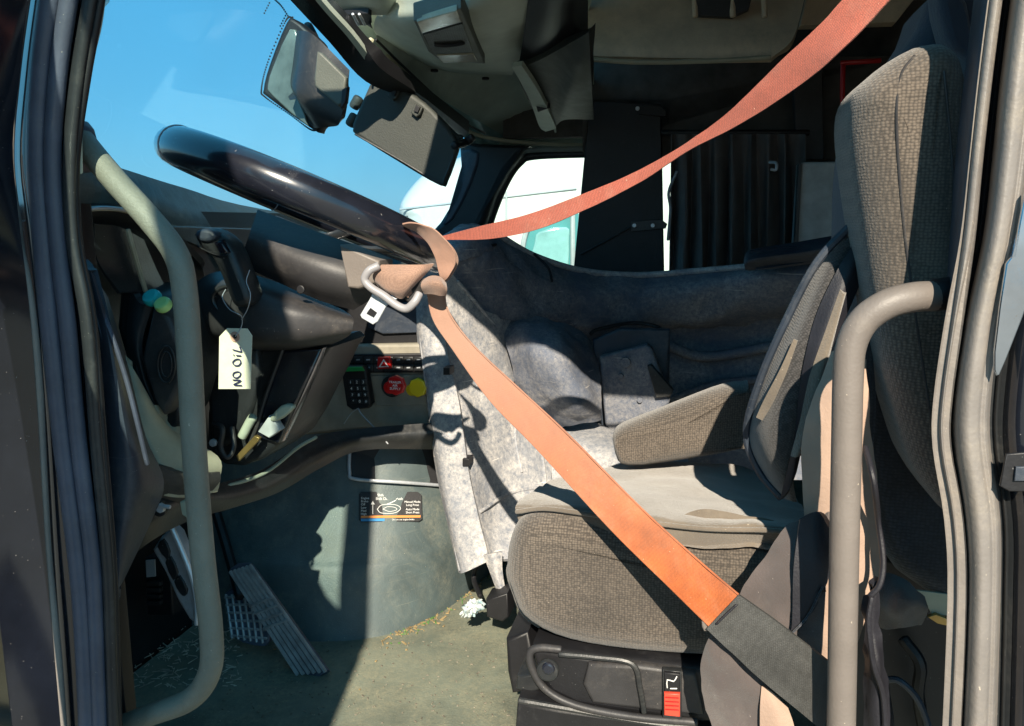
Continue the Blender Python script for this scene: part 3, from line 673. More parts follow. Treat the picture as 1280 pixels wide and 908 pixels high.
dt('Manual Mode', 515, 628, .006); dt('Long Press', 515, 632, .006); dt('Auto Mode', 515, 637.5, .006); dt('Short Press', 515, 641.5, .006)
dslb('orange_bar', [(451, 645), (525, 645), (525, 648), (451, 648)], M_ORP, .0006, .0006)
dslb('blue_bar', [(451, 648.6), (480, 648.6), (480, 652), (451, 652)], M_BLUEP, .0006, .0006)
dt('Do not use engine brake', 503, 650.3, .0045)
def dtube(name, pts, r_): obj(name, tube_bm([dp_(x, y, .0008) for x, y in pts], r_, 6, 4), M_WHITE, dk)
dtube('arrow_shaft', [(465.5, 643), (465.5, 636), (465.5, 630)], .0008)
dslb('arrow_head', [(463, 631), (465.5, 626.5), (468, 631)], M_WHITE, .001, .0006)
dtube('lever_outline', [(471, 637), (476, 632), (486, 631), (495, 632), (500, 636), (495, 641), (486, 642.5), (475, 641.5), (471, 637)], .0006)
dtube('lever_outline', [(478, 637), (484, 634), (493, 635), (495, 638), (486, 640), (478, 637)], .0005)
dtube('lever_stalk', [(483, 631), (488, 629), (494, 626)], .0010)

# debris
db = bmesh.new()
def chip(bm, c, l, w_, h, a, tl=0):
    x = Vector((math.cos(a), math.sin(a), tl)).normalized(); y = UP.cross(x).normalized(); z = x.cross(y)
    box_bm(c, (x, y, z), (l, w_, h), bm, .0003)
dg = bmesh.new()
for i in range(330):
    t = random.random() ** .8; k = t * 4 + 1.6; i0 = min(int(k), 5); p = bp[i0].lerp(bp[min(i0 + 1, 6)], k - i0)
    if noise.noise(p * 17) < -.12: continue
    p = p - LAT * (.003 + abs(random.gauss(0, .012 if i % 4 else .05))) + AFT * random.gauss(0, .008); p.z = CAMZ + FLZ + .002
    chip(db if i % 5 else dg, p, random.choice((.002, .003, .004, .006, .016)), random.uniform(.001, .005), .0015, random.uniform(0, 6.3), random.uniform(-.2, .2))
obj('leaf_scraps', dg, M_DEBG, kind='stuff', label='green and brown leaf scraps among the crumbs by the engine cover', smooth=False)
o = obj('floor_debris', db, M_DEB, kind='stuff', label='dry yellow leaf bits and crumbs along the foot of the engine cover', smooth=False)
db = bmesh.new()
for i in range(300):
    p = PZ(random.uniform(165, 300), random.uniform(770, 860), FLZ); p.z += .003
    chip(db, p, random.uniform(.004, .022), .0012, .0012, random.uniform(0, 6.3), random.uniform(-.2, .2))
o = obj('straw_litter', db, mat('straw', (.5, .45, .36), .9, var=.5, vscale=60), kind='stuff', label='thin straw and grit littering the dark footwell', smooth=False)
db = bmesh.new()
for i in range(260):
    p = PZ(random.uniform(250, 640), random.uniform(800, 905), FLZ); p.z += .0015
    chip(db, p, random.choice((.002, .003, .005)), random.uniform(.001, .003), .0015, random.uniform(0, 6.3))
obj('floor_grit', db, mat('grit', (.2, .18, .14), .9, var=.7, vscale=90), kind='stuff', label='fine grit scattered over the rubber floor mat', smooth=False)
cl = surf('rag', [[(580, 757, 1.30), (588, 752, 1.29), (600, 748, 1.30), (604, 752, 1.31)], [(577, 765, 1.29), (586, 762, 1.265), (596, 758, 1.27), (603, 760, 1.30)], [(579, 772, 1.30), (587, 774, 1.285), (595, 768, 1.29), (600, 764, 1.30)]],
          M_WCL, None, th=.012, n=6, disp=.012, dsc=90, label='small crumpled blue and white rag on the floor by the seat', cat='rag')
bx = thing('seat_side_socket', 'small black plastic connector block on the floor beside the rag', 'connector', P(625, 775, 1.25))
slab('socket_body', [(607, 750), (634, 742), (636, 772), (628, 778), (608, 772)], 1.28, .05, M_BLK2, bx, r=.004)
tube('socket_cable', [(600, 745, 1.35), (592, 722, 1.4), (600, 700, 1.4), (618, 690, 1.4)], .005, M_BLK2, bx, seg=8)

# ---- pedals
M_PEDR = mat('worn_pedal_metal', (.33, .35, .36), .4, var=.3, vscale=40, metal=.3, dust=.4, dustcol=(.33, .31, .24))
ca = thing('accelerator_pedal', 'long ribbed black accelerator pedal lying against the floor', 'pedal', PZ(395, 850, FLZ), group='pedals in the footwell')
pa = [(286, 712), (296, 703), (308, 706), (404, 838), (400, 848), (384, 852), (370, 838)]
acc = lambda u, v: P(286 + 84 * u + 27 * v * 1.0 + 8 * u * v, 712 + 130 * u - 9 * v + 5 * u * v, 1.215 - .03 * u)
slab_pts = [acc(0, 0), acc(-.03, .5), acc(0, 1), acc(1, 1.15), acc(1.06, .6), acc(1, 0)]
obj('pedal_plate', slab_bm(slab_pts, LAT * .012 - UP * .01, .003, 0), M_RUB, ca)
for k in range(6):
    v = .08 + k * .18
    tube('pedal_rib', [acc(.02, v) - LAT * .004, acc(.5, v * 1.05) - LAT * .004, acc(1.0, v * 1.1) - LAT * .004], .0038, M_PEDR, ca, seg=6, n=2)
for k in range(4):
    u = .34 + k * .07
    tube('cross_rib', [acc(u, 0) - LAT * .006, acc(u - .03, 1.05) - LAT * .006], .0028, M_PEDR, ca, seg=6, n=2)
cb = thing('brake_pedal', 'square brake pedal with a waffle pattern rubber pad', 'pedal', PZ(300, 812, FLZ), group='pedals in the footwell')
brk = lambda u, v: P(281 + 40 * u + 8 * v + (4 * math.sin(v * 3.1) if 0 else 0), 742 + 1 * u + 54 * v + 8 * u * (v - .3), 1.25 - .03 * v)
obj('pedal_pad', slab_bm([brk(0, 0), brk(.5, -.04), brk(1, 0), brk(1.25, .5), brk(1.2, .95), brk(.9, 1.12), brk(.1, 1.05), brk(-.05, .6)], LAT * .02, .004, 3), M_RUB, cb)
for k in range(6):
    tube('pad_rib', [brk(.02, .08 + k * .175) - LAT * .003, brk(1.15, .05 + k * .17) - LAT * .003], .0026, M_PEDR, cb, seg=6, n=2)
    tube('pad_rib', [brk(.06 + k * .19, .02) - LAT * .003, brk(.06 + k * .19, 1.0) - LAT * .003], .0026, M_PEDR, cb, seg=6, n=2)
tube('pedal_arm', [(300, 745, 1.24), (285, 690, 1.32), (270, 640, 1.36)], .010, M_BLK2, cb, seg=8)
cc = thing('clutch_pedal', 'cast aluminium clutch pedal arm hanging under the dash', 'pedal', P(240, 785, 1.0), group='pedals in the footwell')
slab('pedal_arm', [(190, 688), (200, 672), (214, 660), (222, 668), (240, 712), (247, 740), (247, 782), (236, 775), (222, 752), (205, 715)], 1.0, .02, M_ALU, cc, r=.005)
for q_ in ([(196, 684), (204, 674), (212, 690), (208, 700)], [(206, 704), (213, 696), (222, 716), (216, 726)], [(217, 728), (224, 720), (234, 738), (230, 746), (224, 742)]):
    slab('arm_pocket', q_, .997, .01, M_BLK, cc, r=.002, smooth=2)
tube('arm_edge', [(215, 660, .995), (228, 690, .995), (240, 722, .995), (246, 752, .995), (246, 780, .995)], .004, M_STEEL, cc, seg=8)
fb = thing('fuse_block', 'black fuse block with a pale label deep in the footwell', 'fuse block', P(190, 760, 1.1))
slab('block_body', [(180, 698), (212, 698), (216, 770), (184, 770)], 1.12, .06, M_BLK2, fb, r=.004)
slab('block_label', [(182, 701), (193, 700), (194, 721), (183, 722)], 1.115, .003, M_GREYP, fb, r=.0004)
for y in (728, 736, 744, 752):
    slab('block_fuse', [(183, y), (200, y), (200, y + 5), (183, y + 5)], 1.112, .01, M_BLK, fb, r=.001)

# ================================================================ DASHBOARD
da = thing('dashboard', 'dark plastic dashboard running across under the windscreen', 'dashboard', P(300, 560, 1.2))
surf('dash_top', [[(85, 190, .78), (150, 210, 1.0), (230, 235, 1.4), (330, 262, 1.9), (560, 296, 2.5)],
                  [(85, 204, .765), (150, 220, .97), (230, 250, 1.35), (330, 276, 1.8), (560, 305, 2.4)],
                  [(85, 232, .76), (150, 240, .95), (230, 268, 1.3), (330, 292, 1.7), (560, 320, 2.2)],
                  [(85, 268, .78), (150, 266, .97), (230, 300, 1.3), (330, 330, 1.6), (560, 360, 2.0)]], M_VIS, da, th=.01, n=5)
surf('cluster_hood', [[(95, 262, .80), (125, 258, .82), (165, 262, .88), (212, 285, 1.0), (240, 320, 1.1)],
                      [(95, 268, .80), (125, 264, .82), (165, 268, .88), (208, 292, 1.0), (234, 326, 1.1)]], M_TRIM, da, th=.006, n=5)
surf('cluster_recess', [[(95, 268, .82), (125, 264, .84), (165, 268, .9), (212, 292, 1.03), (250, 330, 1.15)],
                        [(98, 300, .86), (125, 298, .9), (165, 300, .98), (212, 315, 1.1), (255, 345, 1.2)],
                        [(100, 370, .88), (125, 370, .92), (165, 375, 1.0), (212, 380, 1.12), (255, 385, 1.2)],
                        [(100, 440, .86), (125, 440, .9), (165, 440, .98), (212, 445, 1.1), (255, 445, 1.2)]], M_BLK, da, th=.01, n=5)
surf('cluster_glass', [[(118, 280, .84), (150, 284, .88), (180, 300, .95)], [(122, 325, .86), (160, 328, .9), (195, 335, .98)], [(150, 366, .88), (185, 366, .94), (212, 370, 1.0)]], M_BLK, da, th=.004, n=6)
tube('cluster_trim_highlight', [(160, 288, .885), (166, 310, .89), (174, 338, .905), (182, 364, .92)], .0032, M_TRIM, da, seg=8)  # cream stripe drawn as the curved highlight on the cluster face
tube('cluster_trim_highlight', [(102, 268, .80), (110, 262, .80), (135, 260, .82), (165, 264, .87)], .0022, M_ALU, da, seg=8)
surf('end_panel', [[(98, 325, .74), (108, 335, .735), (118, 345, .74), (135, 372, .80)],
                   [(104, 380, .74), (122, 400, .73), (140, 420, .735), (158, 450, .80)],
                   [(118, 480, .74), (135, 500, .73), (158, 520, .735), (182, 545, .80)],
                   [(126, 590, .74), (145, 600, .73), (172, 600, .74), (205, 602, .80)],
                   [(130, 700, .74), (142, 690, .73), (160, 672, .74), (190, 650, .80)],
                   [(134, 760, .74), (142, 745, .73), (152, 730, .74), (160, 715, .80)]], M_NAVY, da, th=.01, n=5)
tube('end_panel_edge', [(122, 378, .735), (140, 420, .73), (158, 475, .735), (172, 530, .74), (184, 580, .75)], .0026, M_RUB, da, seg=8)
surf('knee_trim', [[(152, 440, .86), (172, 470, .86), (200, 520, .9), (215, 540, .95)],
                   [(160, 500, .84), (190, 535, .845), (228, 560, .87), (272, 570, .92)],
                   [(176, 550, .83), (200, 580, .83), (232, 600, .86), (275, 600, .92)],
                   [(190, 610, .84), (206, 620, .84), (235, 622, .87), (272, 615, .92)]], M_TRIM, da, th=.01, n=5)
surf('knee_trim_lower', [[(200, 582, .825), (232, 594, .85), (275, 590, .91)], [(203, 606, .83), (232, 608, .855), (275, 602, .91)], [(200, 640, .85), (228, 628, .87), (260, 620, .91)]], M_BROWN, da, th=.01, n=4)
surf('lower_valance', [[(135, 640, .78), (185, 620, .82), (240, 608, .92), (275, 604, 1.0), (330, 586, 1.12), (390, 548, 1.26), (450, 536, 1.34), (550, 528, 1.42)],
                       [(135, 680, .77), (185, 650, .80), (240, 625, .90), (285, 620, 1.0), (340, 605, 1.12), (400, 568, 1.25), (455, 550, 1.33), (550, 545, 1.41)],
                       [(135, 720, .79), (190, 676, .82), (240, 650, .93), (295, 634, 1.03), (350, 615, 1.16), (405, 583, 1.28), (455, 563, 1.36), (552, 562, 1.44)]], M_BLK, da, th=.02, n=5)
tube('valance_edge', [(270, 612, .99), (330, 592, 1.11), (372, 560, 1.2), (395, 547, 1.25)], .003, M_LEV, da, seg=8)
# latch knob on the valance
kn = thing('release_knob', 'small round metal release knob under the lower dash', 'knob', P(205, 640, .80))
disc('knob_ring', P(203, 634, .815), -LAT, .010, .008, M_BLK, kn)
disc('knob_cap', P(203, 634, .807), -LAT, .006, .006, M_ALU, kn, seg=8)
tube('knob_pin', [(203, 633, .80), (212, 634, .80)], .0025, M_ALU, kn, seg=8, n=2)
slab('pale_tab', [(224, 628), (234, 624), (248, 625), (248, 648), (236, 650), (227, 644)], .84, .008, M_LEV, kn, r=.002)

# switch panel face, right of column
cp = thing('switch_panel', 'grey dusty dash panel with a row of black switches', 'switch panel', P(450, 540, 1.45))
FACE = [(418, 432), (532, 430), (545, 440), (550, 535), (445, 538), (374, 545), (372, 535), (395, 490)]
slab('panel_face', FACE, 1.44, .03, M_PANELG, cp, r=.006)
slab('upper_ledge', [(405, 376), (440, 372), (532, 370), (548, 430), (415, 432)], 1.46, .04, M_BLK2, cp, r=.006)
slab('screen', [(458, 382), (520, 378), (524, 416), (478, 418), (460, 410)], 1.45, .012, M_NAVY, cp, r=.003)
slab('switch_bank', [(412, 444), (536, 442), (536, 466), (416, 467)], 1.432, .02, M_BLK2, cp, r=.002)
for r_ in range(2):
    for i in range(9):
        x = 417 + i * 12.6; y = 446.5 + r_ * 9.8
        slab('switch', [(x, y), (x + 11, y - .1), (x + 11, y + 8), (x, y + 8.2)], 1.428, .01, M_BLK, cp, r=.0015)
        slab('switch_symbol', [(x + 3, y + 2.8), (x + 7.5, y + 2.6), (x + 7.5, y + 4.2), (x + 3, y + 4.4)], 1.4268, .001, M_GREYP, cp, r=.0002)
hz = thing('hazard_switch', 'red hazard warning switch with a white triangle', 'switch', P(479, 464, 1.425))
slab('switch_cap', [(472, 447), (486, 447), (488, 452), (488, 461), (472, 462), (471, 457)], 1.42, .012, M_RED, hz, r=.002)
slab('warning_triangle', [(479.5, 449), (486, 459), (473, 459.5)], 1.4185, .001, M_WHITE, hz, r=.0002)
slab('warning_triangle', [(479.5, 452), (483.6, 458), (475.6, 458.2)], 1.4175, .001, M_RED, hz, r=.0002)
kp = thing('keypad', 'small black numeric keypad with a green top edge fixed to the dash', 'keypad', P(446, 512, 1.41))
slab('keypad_case', [(426, 462), (432, 458), (452, 458), (457, 463), (464, 505), (460, 511), (440, 513), (433, 508)], 1.40, .022, M_BLK2, kp, r=.004)
slab('green_band', [(428, 459), (452, 459), (455, 464), (430, 465)], 1.396, .006, M_GREEN, kp, r=.001)
for r_ in range(4):
    for c_ in range(3):
        x, y = 438 + c_ * 8 + r_ * 1.2, 478 + r_ * 8
        slab('key', [(x - 3, y - 3), (x + 3, y - 3), (x + 3.5, y + 3), (x - 2.5, y + 3)], 1.397, .004, M_BLK, kp, r=.0008)
        text('key_digit', '123456789*0#'[r_ * 3 + c_], P(x, y, 1.3955), AFT, UP, .0075, M_WHITE, kp, .0002)
tube('keypad_lead', [(448, 511, 1.40), (452, 518, 1.39), (468, 535, 1.38), (485, 555, 1.36)], .0013, M_GREYP, kp, seg=6)
tube('keypad_lead', [(447, 511, 1.40), (438, 518, 1.41), (430, 530, 1.42)], .001, M_GREYP, kp, seg=6)
vp = slab('valve_plate', [(460, 470), (545, 468), (548, 506), (470, 508)], 1.436, .012, M_PANELG, cp, r=.002)
def valve(px, py, m, nm, label, dd=0):
    t = thing(nm, label, 'knob', P(px, py + 13, 1.38), group='parking brake knobs')
    disc('knob_collar', P(px - 5, py + 1, 1.425 + dd), -LAT, .021, .012, M_BLK, t)
    disc('knob_stem', P(px - 3, py, 1.41 + dd), -LAT, .012, .03, m, t)
    c = P(px, py, 1.375 + dd)
    nr = (-LAT + UP * .05).normalized()
    disc('knob_face', c, nr, .019, .012, m, t, seg=8, r=.003)
    return t, c + nr * .0125
t, c = valve(497, 481, M_RED, 'red_valve_knob', 'red octagonal trailer air supply knob with white lettering on the dash')
for i, tx in enumerate(('TRAILER', 'AIR', 'SUPPLY')): text('knob_lettering', tx, c + UP * (.006 - i * .006) - LAT * .0005, AFT, UP, .0065, M_WHITE, t, .0002)
t, c = valve(524, 484, M_YEL, 'yellow_valve_knob', 'yellow square parking brake knob beside the red one', .055)

# vent / speaker pod with emblem
sp = thing('dash_side_pod', 'black textured dash end pod with an oval emblem behind the grab handle', 'dash pod', P(190, 540, .9))
slab('pod_back', [(147, 362), (165, 358), (205, 378), (222, 410), (226, 470), (212, 520), (200, 540), (170, 500), (158, 462), (143, 410)], .93, .10, M_BLK, sp, r=.012)
surf('pod_lip', [[(163, 362, .915), (176, 380, .90), (192, 378, .905)], [(158, 420, .915), (168, 425, .895), (178, 430, .90)], [(163, 466, .915), (180, 480, .895), (186, 478, .90)], [(190, 512, .915), (202, 524, .90), (206, 520, .905)]], M_BROWN, sp, th=.01, n=5)
slab('pod_face', [(192, 380), (212, 398), (228, 440), (226, 480), (210, 512), (204, 520), (190, 500), (175, 450)], .885, .03, M_BROWN, sp, r=.007)
pts = [P(208 + 11 * math.cos(a), 456 + 23 * math.sin(a), .8825) for a in (k * .2618 for k in range(25))]
obj('emblem_ring', tube_bm(pts, .0013, 8, 1, round_end=False, cap=False), M_BLK, sp)
pts = [P(208 + 7 * math.cos(a), 456 + 16 * math.sin(a), .8825) for a in (k * .2618 for k in range(25))]
obj('emblem_ring', tube_bm(pts, .001, 8, 1, round_end=False, cap=False), M_BLK, sp)
slab('pod_foot', [(200, 500), (222, 492), (224, 530), (205, 545), (192, 525)], .91, .05, M_BLK2, sp, r=.006)
tc_ = thing('teal_cap', 'small teal and lime green cap showing above the dash pod', 'cap', P(200, 382, 1.0))
disc('cap_dome', P(194, 377, .90), (UP - LAT).normalized(), .012, .014, M_TEAL, tc_, r=.005)
disc('cap_disc', P(207, 385, .89), (UP - LAT).normalized(), .011, .012, M_LIME, tc_, r=.004)

# ---- steering column
sc_ = thing('steering_column', 'black steering column with shroud and adjustment levers', 'steering column', P(310, 585, 1.1))
slab('lower_cover', [(262, 425), (300, 436), (405, 428), (402, 450), (378, 500), (345, 560), (300, 585), (262, 572), (256, 520), (262, 470)], 1.06, .14, M_BLK, sc_, r=.015, smooth=2)
slab('cover_plate', [(352, 438), (402, 436), (372, 505), (348, 555), (318, 548), (330, 500)], 1.045, .03, M_GLOSS, sc_, r=.006)
tube('cover_edge', [(353, 438, 1.043), (332, 496, 1.043), (322, 530, 1.043), (312, 556, 1.043)], .003, M_BROWN, sc_, seg=8)
slab('side_cover', [(262, 430), (322, 438), (318, 500), (298, 548), (262, 552)], 1.05, .03, M_BLK, sc_, r=.012, smooth=2)
surf('column_collar', [[(246, 352, 1.06), (270, 340, 1.04), (310, 342, 1.04), (360, 358, 1.05), (430, 388, 1.06)],
                       [(243, 372, 1.02), (270, 360, .985), (315, 364, .97), (370, 378, .98), (441, 397, 1.02)],
                       [(246, 398, 1.01), (270, 395, .97), (315, 400, .955), (370, 404, .965), (441, 408, 1.01)],
                       [(256, 418, 1.03), (275, 420, .985), (320, 428, .965), (370, 430, .98), (436, 420, 1.02)],
                       [(270, 428, 1.08), (290, 432, 1.06), (325, 438, 1.05), (370, 438, 1.06), (412, 432, 1.08)]], M_BROWN, sc_, th=.01, n=6)
surf('upper_shroud', [[(322, 262, 1.04), (360, 276, 1.03), (420, 298, 1.02), (480, 318, 1.02)],
                      [(312, 292, .99), (355, 308, .98), (415, 330, .98), (473, 350, 1.0)],
                      [(304, 315, 1.0), (350, 335, .98), (405, 358, .98), (468, 370, 1.0)],
                      [(298, 330, 1.02), (345, 352, 1.01), (400, 376, 1.01), (442, 388, 1.02)]], M_BROWN, sc_, th=.01, n=5)
bolt('screw_recess', 377, 362, .975, .006, M_BLK2, sc_)
slab('hub_wedge', [(424, 306), (474, 326), (474, 352), (448, 362), (434, 360)], .97, .05, M_HND2, sc_, r=.004)
el = [P(296 + 30 * math.cos(a), 378 + 20 * math.sin(a) + 5 * math.cos(a), .972) for a in (k * .2618 for k in range(24))]
obj('lever_boot', slab_bm(el, LAT * .02, .004), M_BLK2, sc_)
obj('boot_ring', tube_bm(el + [el[0]], .0032, 8, 1, round_end=False, cap=False), M_BLK, sc_)
# levers at the bottom
slab('tilt_lever', [(337, 522), (350, 508), (362, 506), (366, 511), (352, 524), (340, 528)], 1.02, .012, M_LEV, sc_, r=.004, smooth=2)
slab('lever_bracket', [(322, 540), (336, 520), (344, 528), (350, 538), (336, 548)], 1.025, .016, M_SILV, sc_, r=.002)
slab('brass_plate', [(295, 570), (318, 545), (324, 548), (322, 552), (298, 577)], 1.03, .008, M_BRASS, sc_, r=.001)
tube('green_damper', [(303, 545, 1.035), (312, 528, 1.035), (316, 522, 1.035)], .007, M_LEV, sc_, seg=10, n=3)
tube('cable', [(268, 530, 1.03), (278, 536, 1.02), (276, 560, 1.02), (284, 572, 1.02), (292, 560, 1.03), (290, 535, 1.04)], .004, M_BROWN, sc_, seg=8)
disc('cable_nut', P(268, 553, 1.02), -LAT, .006, .006, M_ALU, sc_, seg=8)
sl_ = thing('shift_lever', 'black multifunction lever standing out of the column collar', 'lever', P(297, 385, .97))
slab('lever_grip', [(241, 293), (250, 286), (266, 288), (286, 304), (300, 336), (312, 370), (309, 381), (298, 385), (288, 380), (274, 346), (262, 322), (247, 308)], .935, .04, M_BLK, sl_, r=.011, smooth=2)
slab('lever_cap', [(242, 293), (250, 286), (264, 288), (270, 296), (262, 302), (250, 302)], .928, .02, M_NAVY, sl_, r=.005, smooth=2)
slab('lever_button', [(266, 303), (276, 300), (285, 316), (275, 320)], .930, .02, M_GLOSS, sl_, r=.004)
tube('lever_seam', [(247, 308, .934), (268, 318, .931), (284, 320, .931)], .0012, M_BLK2, sl_, seg=6, n=3)

# ---- tag
tg = thing('paper_tag', 'cream card tag reading NO OIL tied to the column lever', 'tag', P(293, 487, .93))
slab('tag_card', [(284, 410.5), (309, 411), (315, 420), (313, 486.5), (273, 486.5), (274, 421)], .93, .0012, M_PAPER, tg, r=.0003)
disc('tag_ring', P(294, 421, .929), -LAT, .0068, .0012, M_RINGP, tg, r=.0003)
disc('tag_hole', P(294, 421, .9275), -LAT, .0026, .0008, M_BLK2, tg, r=.0002)
tube('tag_wire', [(294, 421, .926), (302, 408, .93), (302, 396, .93), (296, 392, .925), (286, 386, .93), (278, 372, .935), (282, 362, .945)], .0006, M_ALU, tg, seg=6)
tube('tag_wire', [(302, 400, .93), (310, 385, .925), (313, 368, .925), (308, 352, .93), (312, 338, .935)], .0006, M_ALU, tg, seg=6)
# handwriting NO OIL, reading upwards: strokes in local (a along the writing, b across)
def hw(a, b): return (302 - b * 1.0, 482 - a * .86, .9275)          # a up the card, b to the left... letters' top faces left
strokes = [[(0, 0), (1.0, 10), (7, 1), (8, 11)], [(14, 2), (11, 6), (13, 10.5), (18, 10), (20, 5), (18, 1.5), (14, 2)],
           [(33, 1), (29, 4), (29.5, 9), (34, 11), (38, 7), (37.5, 2.5), (33, 1)], [(43, 1), (43.5, 6.5)], [(44, 9.5), (44.4, 10.2)],
           [(52, 11), (49, 1.5), (50, .5), (56, 2.5)]]
for st in strokes:
    pts = [P(*hw(a, b)) for a, b in st]
    obj('handwriting', tube_bm(pts, .0008, 6, 5), M_INK, tg)

# ---- steering wheel
swc = (P(246, 199, 1.09) + P(541, 315, 1.09)) / 2
e0, e1 = P(246, 199, 1.09), P(541, 315, 1.09)
bvec = (e1 - e0).normalized()
nv = bvec.cross(LAT).normalized()
tilt = R(0)
vw = (swc - CAM).normalized(); vw = (vw - bvec * vw.dot(bvec)).normalized()
avec = (vw * math.cos(R(3.0)) + vw.cross(bvec) * math.sin(R(3.0))).normalized()
RW = (e1 - e0).length / 2
sw = thing('steering_wheel', 'large glossy black steering wheel seen edge on with a strap knotted round it', 'steering wheel', swc)
N = 72
def rim_pt(a, rr=RW): return swc + bvec * math.cos(a) * rr + avec * math.sin(a) * rr
rb = bmesh.new(); rings = []
for k in range(N):
    a = 2 * math.pi * k / N; c = rim_pt(a); rad = (c - swc).normalized(); nn = bvec.cross(avec).normalized()
    ra = .0255
    rings.append([rb.verts.new(c + rad * math.cos(t) * ra + nn * math.sin(t) * ra) for t in (2 * math.pi * j / 20 for j in range(20))])
for k in range(N):
    A_, B_ = rings[k], rings[(k + 1) % N]
    for j in range(20): rb.faces.new((A_[j], A_[(j + 1) % 20], B_[(j + 1) % 20], B_[j]))
obj('rim', rb, M_GLOSS, sw)
for a0 in (R(228), R(132)):
    c = rim_pt(a0); rad = (c - swc).normalized(); nn = bvec.cross(avec).normalized()
    pts = [c + (rad * math.cos(t) + nn * math.sin(t)) * .0259 for t in (2 * math.pi * j / 24 for j in range(25))]
    obj('rim_seam', tube_bm(pts, .0008, 6, 1, round_end=False, cap=False), M_ALU, sw)
nn = bvec.cross(avec).normalized(); 
if nn.z > 0: nn = -nn
for a0 in (R(0), R(90)):
    p0 = rim_pt(a0, RW - .01); p1 = swc + nn * .05 + (p0 - swc) * .2
    obj('spoke', tube_bm([p0, p0.lerp(p1, .5) + nn * .004, p1], .011, 12, 5, flat=.5, flatdir=nn), M_BLK, sw)
obj('hub', disc_bm(swc + nn * .035, nn, .055, .05, 32, None, .015), M_BLK, sw)

# ================================================================ DUSTY PANEL (passenger space)
dp = thing('fender_liner_panel', 'large dusty blue grey moulded plastic panel propped across the passenger side', 'panel', P(600, 715, 1.5))
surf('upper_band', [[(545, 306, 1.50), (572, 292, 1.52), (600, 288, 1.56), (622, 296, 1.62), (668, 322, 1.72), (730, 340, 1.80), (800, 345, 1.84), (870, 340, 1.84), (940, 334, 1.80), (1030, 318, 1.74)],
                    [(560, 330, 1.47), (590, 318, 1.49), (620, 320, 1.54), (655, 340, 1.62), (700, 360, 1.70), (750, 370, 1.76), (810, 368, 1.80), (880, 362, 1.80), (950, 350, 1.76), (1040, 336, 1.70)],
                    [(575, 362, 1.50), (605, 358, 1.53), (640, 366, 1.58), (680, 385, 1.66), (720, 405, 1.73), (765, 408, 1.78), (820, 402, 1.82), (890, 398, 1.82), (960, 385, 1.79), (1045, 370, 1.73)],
                    [(585, 392, 1.54), (620, 398, 1.57), (660, 406, 1.64), (700, 418, 1.72), (740, 425, 1.80), (780, 425, 1.84), (830, 412, 1.87), (890, 410, 1.88), (960, 400, 1.85), (1045, 388, 1.8)]], M_PANSHD, dp, th=.008, n=5, disp=.010, dsc=22)
tube('top_lip', [(548, 303, 1.50), (574, 289, 1.52), (600, 286, 1.56), (622, 294, 1.62), (668, 320, 1.72), (730, 339, 1.80), (800, 344, 1.84), (870, 339, 1.84), (940, 333, 1.80)], .007, M_PANLIT, dp, seg=8)
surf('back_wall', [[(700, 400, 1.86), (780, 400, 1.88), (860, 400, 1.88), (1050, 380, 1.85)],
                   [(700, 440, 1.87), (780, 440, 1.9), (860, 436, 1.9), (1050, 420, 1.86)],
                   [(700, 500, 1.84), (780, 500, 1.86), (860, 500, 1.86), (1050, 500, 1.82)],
                   [(700, 600, 1.8), (780, 600, 1.8), (860, 600, 1.8), (1050, 600, 1.78)]], M_PANSHD, dp, th=.008, n=4, disp=.01, dsc=9)
tube('wall_rib', [(830, 430, 1.87), (880, 446, 1.87), (960, 434, 1.86), (1040, 420, 1.84)], .012, M_PANSHD, dp, seg=10)
tube('wall_rib', [(840, 500, 1.84), (900, 480, 1.85), (1000, 470, 1.84)], .010, M_PANSHD, dp, seg=10)
surf('front_leg', [[(520, 350, 1.44), (545, 330, 1.44), (568, 345, 1.46), (600, 385, 1.52), (640, 400, 1.62)],
                   [(524, 420, 1.43), (552, 410, 1.43), (578, 420, 1.46), (620, 440, 1.54), (655, 450, 1.66)],
                   [(535, 500, 1.42), (565, 495, 1.42), (595, 500, 1.47), (645, 520, 1.56), (690, 530, 1.68)],
                   [(545, 580, 1.40), (578, 575, 1.40), (615, 580, 1.46), (670, 590, 1.54), (740, 590, 1.64)],
                   [(560, 650, 1.37), (592, 645, 1.37), (620, 650, 1.43), (680, 650, 1.48), (760, 650, 1.56)],
                   [(574, 714, 1.34), (608, 702, 1.34), (626, 700, 1.37), (690, 700, 1.40), (760, 700, 1.48)]], M_PANLIT, dp, th=.008, n=6, disp=.007, dsc=10)
surf('front_flange', [[(517, 350, 1.46), (525, 348, 1.43), (548, 345, 1.425)], [(522, 430, 1.45), (530, 430, 1.42), (556, 425, 1.415)], [(534, 510, 1.43), (543, 510, 1.40), (574, 505, 1.40)],
                      [(545, 590, 1.41), (554, 590, 1.38), (585, 585, 1.38)], [(558, 650, 1.38), (566, 652, 1.355), (598, 646, 1.355)], [(573, 716, 1.36), (580, 716, 1.33), (612, 701, 1.33)]], M_PANLIT, dp, th=.006, n=5)
surf('foot_lip', [[(604, 694, 1.33), (616, 692, 1.32), (628, 690, 1.33)], [(612, 715, 1.325), (620, 716, 1.315), (628, 712, 1.325)], [(622, 742, 1.32), (627, 744, 1.312), (632, 740, 1.32)]], M_PANLIT, dp, th=.006, n=4)
leg = [o for o in dp.children if o.name.startswith('front_leg')]
for ln in ([(572, 352), (606, 392), (640, 436), (660, 500), (676, 560), (684, 620)], [(556, 420), (566, 480), (580, 560), (596, 640), (606, 690)], [(600, 640), (640, 616), (700, 606), (740, 600)], [(640, 436), (650, 470), (644, 540), (652, 590)]):
    tube('moulded_rib', [(x, y, s_on(leg, x, y, .001)) for x, y in ln], .0035, M_PANLIT, dp, seg=8)
